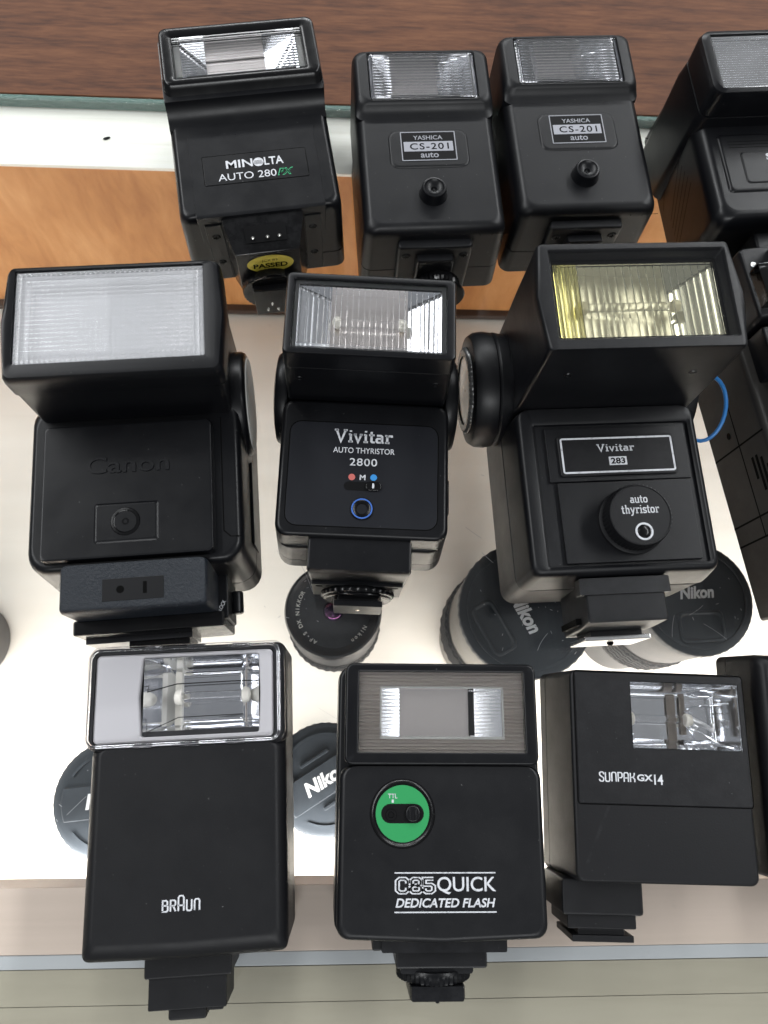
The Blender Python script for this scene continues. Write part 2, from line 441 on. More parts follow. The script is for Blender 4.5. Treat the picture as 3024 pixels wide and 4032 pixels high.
FG = 'flash units laid out on the glass counter'

# ------------------------------------------------------------------ the counter and the case below it
def make_setting():
    WD = wood('dark_wood', (.042, .0128, .0046), (.086, .0295, .0108), (.125, .048, .019), (1.2, 10, 6), 52, .6)
    WO = wood('orange_wood', (.46, .20, .07), (.60, .29, .11), (.70, .37, .16), (9, 2, 2.2), 9, .4, .12)
    WH = wood('white_laminate', (.80, .78, .71), (.90, .89, .83), (.92, .91, .87), (.5, 30, 8), 14, .5, .15)
    SH = wood('shelf_white', (.70, .67, .61), (.74, .715, .66), (.77, .75, .70), (.4, 8, 4), 6, .45, .05)
    RB = wood('beige_rail_paint', (.50, .41, .35), (.54, .445, .385), (.575, .475, .415), (.25, 14, 5), 10, .5, .05)
    RP = flat('pale_trim', (.385, .40, .42), .4)
    RO = wood('olive_board_paint', (.29, .265, .208), (.325, .298, .236), (.35, .322, .258), (.6, 5, 4), 14, .55, .08)
    LX = 520
    # wooden top behind the glass
    structure(MB().box(-LX, LX, 328.6, 560, -28, -.6, .8).build('counter_top', WD), 'dark brown wooden counter top behind the glass')
    structure(MB().box(-LX, LX, 288.6, 326.5, -9, -6.6, .6).build('case_ledge', WH), 'white ledge under the back edge of the glass')
    structure(MB().box(-LX, LX, 300, 308, -158, -9.2, .3).build('back_panel', WO), 'orange wooden back panel inside the case')
    structure(MB().box(-LX, LX, 295, 312, -163.5, -158.2, .8).build('panel_track', flat('track_brown', (.05, .03, .022), .5)), 'dark track under the orange panel')
    structure(MB().box(-LX, LX, -100, 330, -175, -165, .5).build('shelf', SH), 'white shelf inside the lit case')
    structure(MB().box(-LX, LX, -82.0, -57.8, -28, -6.4, .5).build('front_rail', RB), 'beige front rail under the glass')
    structure(MB().box(-LX, LX, -87.3, -82.1, -30, -7.0, .5).build('rail_trim', RP), 'pale grey trim strip along the front rail')
    m = MB()
    m.box(-LX, LX, -99.9, -87.4, -30, -6.8, .15); m.box(-LX, LX, -190, -100.1, -30, -6.8, .15)
    structure(m.build('front_board', RO), 'olive grey board along the front of the case')
    structure(MB().box(-LX, LX, -100, -96, -164, -31, .3).build('case_front', RB), 'front of the case below the rail')
    # the pane
    g = MB().box(-LX, LX, -180, 324.6, -6.0, 0, .5).build('glass_top', GLASS)
    structure(g, 'scratched clear glass counter top')
    m = MB(); m.loft([rq(-LX, LX, 324.7, 327.9, z, .9, 3) for z in (-5.9, -.8)]+[rq(-LX, LX, 325.3, 327.2, -.25, .6, 3)])
    m.build('polished_edge', TEAL, g)
    # scratches in the glass
    SCR = flat('scratch', (.34, .35, .36), .5)
    rnd = random.Random(3)
    def scratch(x, y, ln, a, wd):
        pts = []; k = rnd.uniform(-.25, .25)
        for i in range(7):
            t = i/6; pts.append((x+ln*t*math.cos(a+k*t), y+ln*t*math.sin(a+k*t)))
        m = MB().ribbon(pts, wd*.7, .05); return m
    spots = [(-22, 76, 16, -1.0, .22), (-8, 92, 12, -.9, .18), (-13, 68, 9, .3, .16), (61, 80, 7, -.8, .3), (54, 92, 9, -.7, .25), (84, 36, 9, 1.2, .25), (92, 66, 16, .9, .18),
             (154, 52, 8, .4, .22), (160, 48, 12, -.5, .18), (145, 42, 10, 1.5, .2), (-118, -6, 14, .9, .3), (-112, -30, 10, .8, .25), (-122, -20, 7, 1.9, .25), (-114, -3, 6, -.6, .3),
             (-12, 12, 26, -.55, .10), (-128, 34, 14, -.6, .16), (60, 20, 16, .2, .12)]
    for p in spots: scratch(*p).build('scratch', SCR, g)
    m = MB()
    for _ in range(90):
        cx, cyy = rnd.choice([(90, 58), (90, 45), (-116, -20), (160, 55), (-7, 60), (60, 120)]); x, y = rnd.gauss(cx, 16), rnd.gauss(cyy, 15)
        a = rnd.uniform(0, 3.1); l = rnd.uniform(.3, 1.6)
        m.ribbon([(x, y), (x+l*math.cos(a), y+l*math.sin(a))], rnd.uniform(.14, .3), .05)
    o = m.build('scuffs', SCR, g); o['kind'] = 'stuff'
    # a fleck of dirt on the ledge
    d = MB().lathe((0, 0, 0), 'z', [(1.0, 0), (1.2, .4), (.5, .8)], 9).xform(lambda x, y, z: (x*1.7, y*.8+x*.5, z)).build('dirt_fleck', DARK)
    d.location = (-.1265*1.03, .3065, -.0066); d['label'] = 'small dark fleck of dirt on the white ledge'; d['category'] = 'dirt'
make_setting()

# ------------------------------------------------------------------ flash units (local frame: x across, y towards the lens end, z out of the front)
def unit_plain_silver():
    t = thing('flash_unit', 'plain black flash with silver lens panel under a clear cover, front row', 'flash', (-54.6, -69.2), 2.6, FG)
    m = MB()
    R = lambda z, a, b, y1=66.1: rq(-36.6+a, 35.6-a, -5+b, y1 if z > 33 else 72, z, 5-a*.4 if z <= 33 else 2.5, 5, bb=.6)
    m.loft([R(0, 1.2, .6), R(.4, .3, 0), R(1.2, 0, 0), R(9.7, 0, 0), R(9.8, .4, .4), R(10.1, .4, .4), R(10.2, 0, 0), R(31, .2, 0),
            R(34, .5, .8), R(36, 1.6, 2.4), R(37.3, 3, 4.6), R(37.8, 4.0, 6.2), R(38, 5.0, 7.4)])
    m.build('body', BLKM, t)
    m = MB(); Hd = lambda z, i=0: rq(-38.0+i, 35.8-i, 65.7+i*.2, 103.2-i, z, 3.4, 5); W_ = lambda z, i=0: rq(-36.2+i, 31.2-i, 67.9+i, 101-i, z, 2, 5); G_ = lambda z, i=0: rq(-19.5+i, 26.5-i, 69.5+i, 99.8-i, z, .6, 5, bl=1.2, br=.6)
    m.loft([Hd(0, 1), Hd(1), Hd(9.8), Hd(9.9, .4), Hd(10.2, .4), Hd(10.3), Hd(35.2), Hd(36.2, .6), W_(36.2, -.6), W_(35.8), W_(32, .2), G_(32), G_(12)])
    m.build('head', BLKM, t)
    m = MB(); O = lambda z, i: rq(-35.9+i, 30.8-i, 68.2+i, 100.7-i, z, 2, 4); I = lambda z, i: rq(-18.5-i, 25.4+i, 70-i, 99.3+i, z, .8, 4, bl=1.1, br=.5)
    m.loft([O(32.2, 0), O(35.4, 0), O(36, .6), I(36, .4), I(35.6, 0), I(33, 0)], False, False)
    m.build('lens_panel', SIL, t)
    r = bowl(-18.3, 25.2, 70.2, 99.1, 34, 17, 9.5, 6.5, wob=.25).build('reflector', CHR, t)
    MB().box(-9.5, -7, 74, 95, 17.4, 19.5, .3).build('tube_holder', CER, r)
    MB().box(18.2, 19.6, 74, 95, 17.4, 19.5, .3).build('tube_holder', BROWNG, r)
    flash_tube(t, -6.5, 18.5, 84.5, 24, 2.0)
    m = MB()
    m.tube([(-18, 86.5, 32), (-8, 89.8, 24), (18, 90, 24), (25, 89.2, 31)], .22, 6); m.tube([(-17, 72, 31), (-7, 77, 24), (18, 77.2, 24)], .15, 6)
    m.build('trigger_wire', DARK, t)
    # clear cover, its four snap tabs
    m = MB(); C = lambda z, i: rq(-38.5+i, 35.4-i, 66.0+i, 103.8-i, z, 4.5, 6)
    m.loft([C(34, 0), C(37, 0), C(38.6, .4), C(39.6, 1.2), C(40, 2.4)], False, True)
    c = m.build('clear_cover', THINC, t)
    ring = rq(-37.3, 33.0, 67.2, 102.4, 37.9, 3.4, 8)
    MB().tube([(x, y, z) for x, y, z in ring], .5, 8, True).build('cover_rim', CLR, c)
    for x, y in ((-17, 67.3), (0, 67.0), (17, 67.2), (-14, 102.4), (2, 102.6), (19, 102.4)):
        MB().box(x-3.4, x+3.4, y-.9, y+.7, 37.2, 39.0, .3).build('snap_tab', CLR, c)
    strokes('BRTUN', BLOCK, .13, -8.3, 5.0, 10.8, 16.1, 38.06, WHT, t, .08)
    f = MB().box(-17.1, 14.0, -13.4, -3.5, 2, 24, .8).build('foot', BLKM, t)
    MB().box(-15.8, 12.0, -24.0, -13.2, 2, 22, .5).build('foot_block', BLKM, f)
    m = MB(); m.box(-9, 4.6, -28.0, -23.8, 3, 20, .9); m.build('shoe', BLKM, f)
    MB().box(4.8, 10.6, -25.4, -23.8, 3, 20, .5).build('locking_pin', BLKM, f)

def unit_green_disc():
    t = thing('flash_unit', 'black flash with a round green switch disc, middle of front row', 'flash', (35.4, -64.7), -.5, FG)
    shell(-39.6, 39.2, -5.4, 91.8, 0, 30.2, 5, 1.4, .8, (7,), bb=1.2).build('back_shell', BLK, t)
    m = MB(); R = lambda z, i: rq(-38+i, 37.8-i, -4.6+i, 53.9, z, 4.5, 5, bb=1.2)
    m.loft([R(29, 0), R(35, .1), R(36.6, .5), R(37.6, 1.3), R(38, 2.6)])
    m.build('front_panel', BLK, t)
    shell(-36.4, 36.6, 54.2, 91.6, 28.5, 40.2, 3, 1.0, .2, hole=(-31.2, 31.8, 58.7, 88.4, .6), depth=9.6).build('head', BLKS, t)
    m = MB(); O = lambda z: rq(-31, 31.6, 58.8, 88.2, z, .3, 4); I = lambda z: rq(-22.5, 23.6, 64.3, 82.3, z, .3, 4)
    m.loft([O(36.2), I(36.2), I(33.4)], False, False); m.build('lens_backing', BROWNG, t)
    for a_, b_, c_, d_, k_ in ((-31, 31.6, 82.95, 88.2, 4), (-31, 31.6, 58.8, 63.65, 4), (-31, -23.15, 63.65, 82.95, 15), (24.25, 31.6, 63.65, 82.95, 15)):
        ribs(a_, b_, c_, d_, 36.2, 37.4, k_, .75, 'x').build('ribbed_border', BROWNG, t, 10)
    m = MB(); frame_ring(m, -23.1, 24.2, 63.7, 82.9, 37.3, .7, .3); m.build('window_frame', GREYW, t)
    trough(-22.4, -15.6, 12.0, 23.5, 64.4, 82.2, 36.4, 2.1, 4.9).build('reflector', [CHR, WFLOOR], t, 10)
    MB().box(11.4, 13.4, 64.6, 82, 31.4, 32.6, .2).build('tube_holder', DARK, t)
    ribs(-30.9, 31.5, 58.9, 88.1, 38.2, 39.7, 22, .09, 'x').build('lens', CLR, t, 10)
    # switch
    cx, cyy = -14.6, 37.5
    m = MB(); m.lathe((cx, cyy, 38), 'z', [(12.0, -.02), (11.6, .5), (10.9, .75), (10.2, .35), (10.0, .05)], 56, False, False); m.build('switch_rim', BLKG, t)
    g = MB().lathe((cx, cyy, 38), 'z', [(9.8, .02), (9.8, .22), (9.7, .26)], 56, False, True).build('switch_disc', GREEN, t)
    def stadium(hw, hh, z, n=10): return [(cx+hw*sx_+hh*math.cos(a), cyy+hh*math.sin(a), z) for sx_, a0 in ((1, -90), (-1, 90)) for a in [math.radians(a0+180*i/n) for i in range(n+1)]]
    m = MB(); m.loft([stadium(4.5, 3.35, 38.28), stadium(4.4, 3.2, 38.34)], False, True); m.build('switch_slot', DARK, g)
    m = MB(); m.loft([rq(cx+1.2-i, cx+6.3+i, cyy-2.7-i, cyy+2.7+i, z, 2.4, 6) for z, i in ((38.3, 0), (39.3, 0), (39.7, -.5))]); m.box(cx+2.2, cx+2.9, cyy-2.2, cyy+2.2, 39.6, 40.2, .2); m.box(cx+4.4, cx+5.1, cyy-2.2, cyy+2.2, 39.6, 40.2, .2); m.build('slider', BLKS, g)
    m = MB(); m.lathe((cx-4.2, cyy-.4, 38.3), 'z', [(1.9, .05), (1.8, .5), (1.2, .6), (1.0, .2)], 20); m.build('slider_stop', DARK, g)
    text('TTL', -19.9, -16.5, 42.7, 44.3, 38.33, WHT, g, .005)
    m = MB(); m.ribbon([(-18.2, 41.2), (-18.2, 42.3)], .75, 38.33); m.build('tick_mark', WHT, g)
    for y in (17.6, 4.8):
        MB().ribbon([(-17.5, y), (18.9, y)], .42, 38.06).build('printed_line', WHT, t)
    strokes('C85', BLOCK, .30, -17.4, -2.6, 10.6, 16.3, 38.06, WHT, t, .0)
    strokes('C85', BLOCK, .11, -16.83, -3.17, 11.02, 15.88, 38.12, BLK, t, .0, 'lettering_inline')
    text('QUICK', -2.2, 18.9, 10.6, 16.3, 38.06, WHT, t, .008)
    text('DEDICATED FLASH', -17.1, 18.6, 6.3, 9.3, 38.06, WHT, t, .022, .22)
    f = MB().box(-25, 24, -9.4, -4, 3, 30, .8).build('foot', BLK, t)
    m = MB(); m.loft([rq(-21.6, 23.6, -9.7, -4, z, .6, 3) for z in (4, 31)]); m.build('foot_step', BLK, f)
    m = MB(); m.box(-16.3, 17.0, -16.0, -9.3, 2, 27, 1.0); m.loft([rq(-14.5, 12, -18, -15.5, z, 1, 3) for z in (4, 25)]); m.build('foot_block', BLK, f)
    MB().lathe((-1.5, -19.3, 14.2), 'y', [(12.5, -2.4), (13.7, -1.8), (13.9, -1.0), (13.9, 1.2), (13.2, 2.0)], 88, kn=.5, kidx=(1, 2, 3)).build('lock_wheel', BLKS, f)
    m = MB(); m.loft([rq(-11.2+a, 8.8-a, -26.3, -21.5, z, .6, 3) for z, a in ((3, 0), (25, 0), (27, .6))]); m.build('shoe', BLKS, f)
    MB().lathe((-1.2, -26.2, 25), 'y', [(.8, 0), (.8, -.8), (.3, -1.2)], 12).build('contact_pin', BLKS, f)

def unit_flat_offset():
    t = thing('flash_unit', 'flat black flash with small off-centre lens, beside the green-disc flash', 'flash', (117.6, -51.3), -2, FG)
    m = shell(-36.2, 35.2, -1.6, 76, 0, 40, 3, 1.3, 2.1, (8,), drafty=1.2, hole=(-11.6, 31.4, 46.0, 71.4, .5), depth=16)
    m.build('body', BLKM, t)
    m = MB(); O = lambda z, i: rq(-32.4+i, 33.0-i, 26.4+i, 74-i, z, 1.2, 4); I = lambda z: rq(-11.2, 31.1, 46.3, 71.1, z, .5, 4)
    m.loft([O(39.8, 0), O(40.25, 0), O(40.5, .25), I(40.5), I(39.6)], False, False); m.build('front_plate', BLKM, t)
    m = MB(); frame_ring(m, -32.9, 33.4, 26.0, 74.4, 40.06, .35, 1.4); m.build('plate_seam', LINE, t)
    r = bowl(-11, 31, 46.5, 71, 38.5, 13, 5, 5, wob=.35).build('reflector', CHR, t)
    m = MB()
    for (x, y, wx, wy) in ((10, 58, 1.8, 9), (14.5, 60, 1.2, 8)): m.box(x-wx, x+wx, y-wy, y+wy, 25.8, 26.6, .3)
    m.build('tube_holder', flat('holder_brown', (.16, .135, .11), .5), r)
    flash_tube(t, -8, 14, 57.5, 31, 1.6)
    m = MB(); m.tube([(16, 58, 31), (20, 55.5, 34), (22.5, 54, 34), (23.4, 56, 33)], 1.0, 10); m.build('wire_lead', CHRF, t)
    m = MB()
    for a, b in (((15, 68, 30), (30, 70, 37)), ((16, 48, 30), (29, 47.5, 37)), ((15, 61, 27), (29, 64, 36)), ((16, 55, 27), (24, 49, 35))):
        m.tube([a, ((a[0]+b[0])/2, (a[1]+b[1])/2+1, (a[2]+b[2])/2-1), b], .35, 6)
    m.build('foil_crease', CHR, t)
    ribs(-10.9, 30.9, 46.6, 70.8, 38.9, 40.3, 1, .02, 'x').build('lens', CLR, t)
    strokes('SUNPAK', BLOCK, .12, -24.7, -11.0, 34.1, 37.7, 40.56, WHT, t, .04)
    text('GX', -10.3, -4.4, 34.7, 37.1, 40.56, WHT, t, .03)
    text('14', -3.9, -.5, 33.6, 37.2, 40.56, WHT, t, .02)
    f = MB().box(-37.0, -6.6, -13.0, -.6, 3, 30, 1.2).build('foot', BLKM, t)
    MB().box(-34.5, -8.7, -18, -12.8, 3, 27, .6).build('foot_block', BLKM, f)
    MB().box(-30, -12.5, -20.6, -17.8, 3, 24, .3).build('foot_neck', BLKM, f)
    MB().box(-32.5, -9.4, -22.7, -20.4, 3, 25.5, .3).build('shoe', BLKM, f)
    MB().lathe((-22, -22.6, 20), 'y', [(1.0, 0), (1.0, -.6), (.5, -1.0)], 14).build('contact_pin', flat('brass_pin', (.55, .45, .25), .3, 1), f)

def unit_frosted():
    t = thing('flash_unit', 'large black flash with wide frosted prismatic lens and embossed lettering', 'flash', (-80, 65.5), 4.6, FG)
    m = MB()
    def R(z, i=0, cut=0): return rq(-43.6+3.0*z/50+i, 42.6-2.0*z/50-i, -7+3*z/50+i, 92-(28*z/50)-i, z, 8, 5)
    m.loft([R(0, 1.5), R(.6, .4), R(1.5), R(16), R(16.1, .5), R(16.5, .5), R(16.6), R(46), R(48.5, .5), R(49.6, 1.4), R(50, 2.6)])
    m.build('body', BLKS, t)
    m = MB(); Q = lambda z, i: rq(-34.4+i, 30.2-i, -.8+i, 53.4-i, z, 2.2, 5)
    m.loft([Q(48.8, -.6), Q(50.5, 0), Q(53, .1), Q(53.8, .45), Q(54.1, 1.2)]); p = m.build('front_panel', BLKS, t)
    # raised lettering
    v, f = font_mesh('Canon', .01); v = fit(v, -17.6, 13.7, 32.6, 39.4)
    mm = MB(); n = len(v)
    mm.v = [(a[0], a[1], 54.05) for a in v]+[(a[0], a[1], 54.5) for a in v]
    from collections import Counter
    ec = Counter()
    for q in f:
        for i in range(len(q)): ec[(q[i], q[(i+1) % len(q)])] += 1
    for q in f: mm.f.append(tuple(i+n for i in q)); mm.m.append(0)
    for (a, b) in list(ec):
        if (b, a) not in ec: mm.f.append((a, b, b+n, a+n)); mm.m.append(0)
    mm.build('raised_lettering', BLKS, p, 30)
    m = MB(); K = lambda z, i: rq(-14+i, 9.3-i, 5.3+i, 20.2-i, z, 1, 4)
    m.loft([K(54.0, -.5), K(54.35, 0), K(54.6, .5), K(54.55, .9)]); sp = m.build('sensor_plate', BLKS, p)
    MB().lathe((-2.6, 12.9, 54.5), 'z', [(5.6, 0), (5.3, .35), (4.5, .45), (4.0, .0), (2.6, -.3), (1.6, -.25), (1.3, .1), (.7, .1), (.5, -.2)], 40, False, True).build('sensor_window', BLKG, sp)
    # head
    shell(-36.5, 37.5, 57, 100, 4, 79, 2.5, .6, -.2).build('head', BLKS, t)
    m = MB()
    F = lambda z, i, b=1.6: rq(-37.2+i, 39.8-i, 56.4+i, 102.2-i, z, 2.5, 5, bl=b, br=b)
    H = lambda z, i=0: rq(-33.8+i, 33.6-i, 63+i, 100.4-i, z, 1, 5)
    m.loft([F(75.4, .6), F(76.4, 0), F(84, 0), F(86.5, .3), F(88, 1.2), rq(-35.6, 37, 60, 101.3, 88.2, 2, 5, bl=.5, br=.6), H(87.6, -.2), H(80.5)])
    hd = m.build('head_bezel', BLKS, t)
    bowl(-33.5, 33.2, 63.2, 100.2, 84.5, 3.8, 4, 3).build('reflector', CHRF, t)
    # prism lens
    m = MB(); nx, ny = 38, 21; X0, X1, Y0, Y1 = -33.6, 33.4, 63.2, 100.2; dx, dyy = (X1-X0)/nx, (Y1-Y0)/ny
    o = 0
    for j in range(ny+1):
        for i in range(nx+1): m.v.append((X0+i*dx, Y0+j*dyy, 86.6))
    for j in range(ny):
        for i in range(nx):
            a = j*(nx+1)+i; b, c2, d = a+1, a+nx+2, a+nx+1
            e = len(m.v); edge = min(i, j, nx-1-i, ny-1-j)
            m.v.append((X0+(i+.5)*dx, Y0+(j+.5)*dyy, 86.6+(.62 if edge < 1 else .40 if edge < 2 else .22 if i < nx*.48 else .28)))
            m.f += [(a, b, e), (b, c2, e), (c2, d, e), (d, a, e)]; m.m += [0]*4
    e = len(m.v); m.v += [(X0, Y0, 85.2), (X1, Y0, 85.2), (X1, Y1, 85.2), (X0, Y1, 85.2)]
    m.f.append((e+3, e+2, e+1, e)); m.m.append(0)
    bot = list(range(nx+1)); top = [ny*(nx+1)+i for i in range(nx+1)]; lf = [j*(nx+1) for j in range(ny+1)]; rt = [j*(nx+1)+nx for j in range(ny+1)]
    m.f += [tuple([e, e+1]+bot[::-1]), tuple([e+2, e+3]+top), tuple([e+3, e]+lf), tuple([e+1, e+2]+rt[::-1])]; m.m += [0]*4
    m.build('lens', FROST, t, 5)
    # pivot disc on the side
    d = MB().lathe((37.2, 69, 30), 'x', [(19, -1), (22.2, 0), (22.4, 1), (22.4, 4.2), (21.6, 5.6), (20.2, 6.2)], 48).build('pivot_disc', BLKS, t)
    MB().lathe((43.4, 69, 30), 'x', [(19.8, 0), (19.4, .45), (16, .7)], 48).build('disc_face', GREYW, d)
    # lower block
    m = MB(); B = lambda z, i: rq(-26.4+i, 27.6-i, -20.7+i, -3+i*0, z, 1.6, 5)
    m.loft([B(10, 0), B(52, 0), B(54, .3), B(55, .9), B(55.3, 1.7)]); bl = m.build('lower_block', BLKGR, t)
    MB().box(-10.6, 11.8, -17.4, -9, 55.0, 55.45, .3).build('socket_plate', flat('socket_plate_black', (.003, .0032, .004), .5, 0, .2), bl)
    m = MB(); m.lathe((-4, -13.2, 55.4), 'z', [(1.5, .02), (1.4, .08)], 20); m.box(4.2, 5.6, -15.2, -10.8, 55.4, 55.52, .04); m.build('socket', LINE, bl)
    f = MB().box(-27.2, 30.4, -26.2, -20.4, 4, 36, .8).build('foot', BLKG, t)
    m = MB(); m.box(-27, 31.5, -22.5, -3, 6, 30, .8); m.build('foot_base', BLKS, f)
    MB().box(-26, 16, -28.2, -25.9, 4, 24, .3).build('foot_plate', flat('scuffed_plate', (.05, .05, .055), .18, .6), f)
    MB().box(-9.5, 14.6, -31.4, -26, 4, 22, .4).build('shoe', BLKG, f)
    k = MB().lathe((33.4, -14.2, 17), 'y', [(2.0, -5), (2.6, -4.4), (2.6, 3.6), (2.2, 4.2)], 24).build('lock_lever', BLKS, f)
    MB().box(27, 33, -15, -12, 15, 19, .5).build('lever_arm', BLKS, f)
    text('LOCK', 26.8, 31.2, -18.2, -16.6, 30.1, WHT, f, .01, rot=(29, -17.4, 62))
    m = MB(); groove(m, [(33.2, 55), (33.4, 8), (36, 5.5)], 50.06, .45); groove(m, [(36.2, 5.5), (40, 5.5)], 50.03, .4); m.build('seam', LINE, t)
    m = MB(); m.box(41.6, 42.5, 8, 44, 9, 26, .3); m.build('battery_door', BLKS, t)

def unit_blue_ring():
    t = thing('flash_unit', 'black flash with red and blue dots above a blue-ringed sensor', 'flash', (5.5, 75.4), -1.9, FG)
    shell(-36.4, 36.2, -3.2, 86, 0, 34, 7, 2.5, 1.6, (12,), drafty=.5).build('back_shell', BLKS, t)
    shell(-35.2, 35.0, -1.8, 57, 20, 48, 5, 2.0, 1.2, drafty=.6).build('front_shell', BLKS, t)
    p = MB(); P = lambda z, i: rq(-30.2+i, 29.4-i, 3+i, 46.5-i, z, 4.5, 6)
    p.loft([P(48.02, 0), P(48.10, .1)], False, True); pn = p.build('front_label', plastic('label_black', (.0035, .0042, .0070), .5, 2500, .1), t)
    m = MB(); frame_ring(m, -30.6, 29.8, 2.6, 46.9, 48.05, .4, 4.8); m.build('label_seam', LINE, t)
    strokes('Vivitar', SLAB, .155, -12.4, 11.2, 37.5, 43.8, 48.16, WHT, pn, .045)
    text('AUTO THYRISTOR', -12.7, 12.0, 33.6, 36.0, 48.16, WHT, pn, .006)
    text('2800', -5.9, 5.1, 28.3, 31.5, 48.16, WHT, pn, .006, space=1.1)
    for x, y, mt in ((-4.8, 23.5, RED), (3.9, 23.6, BLU)): MB().lathe((x, y, 48.13), 'z', [(1.35, 0), (1.35, .03)], 24).build('mode_dot', mt, pn)
    text('M', -1.65, .65, 22.4, 24.6, 48.16, WHT, pn, .02)
    m = MB(); m.loft([rq(-7.8, 7.1, 17.9, 21.6, z, 1.8, 5) for z in (48.11, 48.16)], False, True); s = m.build('switch_slot', DARK, pn)
    m = MB(); m.loft([rq(.9+i, 7.0-i, 18+i, 21.5-i, z, 1.5, 5) for z, i in ((48.1, 0), (49, 0), (49.3, .4))]); m.build('slider', BLKG, s)
    m = MB(); m.loft([rq(3.4, 4.2, 18.7, 20.8, z, .35, 3) for z in (49.3, 49.36)], False, True); m.build('slider_mark', WHT, s)
    m = MB(); m.lathe((-.3, 10.4, 48.1), 'z', [(4.6, 0), (4.4, .6), (4.1, .75)], 40, False, False); m.build('sensor_ring', BLKG, pn)
    m = MB(); m.lathe((-.3, 10.4, 48.1), 'z', [(4.2, .72), (4.1, .85), (3.7, .85), (3.6, .7)], 40, False, False); m.build('blue_ring', BLUR, pn)
    m = MB(); m.lathe((-.3, 10.4, 48.1), 'z', [(3.65, .75), (3.3, .4), (2.2, .25), (2.0, -.2), (1.0, -.4), (.4, -.7)], 40, False, True); m.build('sensor', BLKG, pn)
    # head
    m = MB(); Hd = lambda z, i=0, w_=0: rq(-32.4+i-w_, 32.2-i+w_, 56.6+i, 91.4-i, z, 2, 5)
    hole = lambda z, i=0: rq(-28.8+i, 28.0-i, 59.8+i, 88.0-i, z, .8, 5)
    m.loft([Hd(6, 1), Hd(7), Hd(60), Hd(74, .5), Hd(74.2, .9), Hd(74.6, .9), Hd(74.8, .3), Hd(84.6, .5), Hd(85.6, .9), Hd(86, 1.6), hole(86, -.4), hole(85.5), hole(60, .4)])
    h = m.build('head', BLKS, t)
    m = MB(); frame_ring(m, -28.7, 27.9, 59.9, 87.9, 84.9, 1.7, .5); m.build('lens_border', clear('frosted_border', (.9, .92, .94), 1.45, .35), h)
    trough(-27.2, -15, 14, 26.4, 61.2, 86.6, 82.6, 4.0, 5.2).build('reflector', [CHR, WFLOOR], h, 10)
    flash_tube(h, -12, 11.5, 73.5, 79.6, 1.5)
    ribs(-28.5, 27.7, 60.1, 87.7, 83.2, 84.6, 26, .33, 'y').build('lens', CLR, h, 10)
    for x in (-26.5, 26.2):
        MB().lathe((x, 56.75, 66), 'y', [(1.5, 0), (1.3, -.25), (.9, -.3), (.7, -.1)], 14).build('screw', BLKS, h)
    for x, s in ((-33, -1), (33, 1)):
        m = MB(); prof = [(18, -1), (20, 0), (20.4, 1), (20.2, 3.6), (19, 5.2), (15, 6)]
        m.lathe((x, 66, 26), 'x', prof if s > 0 else [(r, -a) for r, a in prof][::-1], 48); m.build('pivot_disc', BLKS, t)
    f = MB(); f.loft([rq(-21.3+i, 20.4-i, -14.6+j, -1, z, 1.2, 4) for z, i, j in ((4, 1.6, 0), (40, .8, 0), (43.5, .4, .2), (45, .9, .9), (45.3, 1.8, 1.8))]); f = f.build('foot', BLKS, t)
    MB().box(-19.7, 18, -16.2, -14.2, 3, 27, .4).build('foot_base', BLKS, f)
    for x in (-16.5, 14.8): MB().lathe((x, -16.2, 24), 'y', [(1.5, 0), (1.5, -.1)], 14).build('screw', LINE, f)
    MB().lathe((-.4, -17.2, 13), 'y', [(14, -1.8), (15.4, -1.3), (15.6, -.4), (15.6, .7), (15, 1.2)], 76, kn=.5, kidx=(1, 2, 3)).build('lock_wheel', BLKG, f)
    MB().lathe((-.4, -19.6, 12), 'y', [(13.5, -.4), (14.4, .2), (14.4, 1)], 48).build('shoe_base', BLKG, f)
    MB().box(-10.3, 10, -24, -21.4, 2, 23, .4).build('shoe', BLKS, f)
    MB().box(-8.6, 8.4, -21.6, -19, 3, 21, .3).build('shoe_neck', BLKG, f)
    m = MB(); m.loft([[(-.2+a*1.0, -24.02, 13+b*1.4) for a, b in ((0, -1), (1, 0), (0, 1), (-1, 0))], [(-.2+a*.5, -24.4, 13+b*.7) for a, b in ((0, -1), (1, 0), (0, 1), (-1, 0))]], False, True); m.build('contact_pin', PIN, f)
    MB().box(35.3, 36.4, 15, 30, 22, 30, .3).build('side_button', BLKS, t)

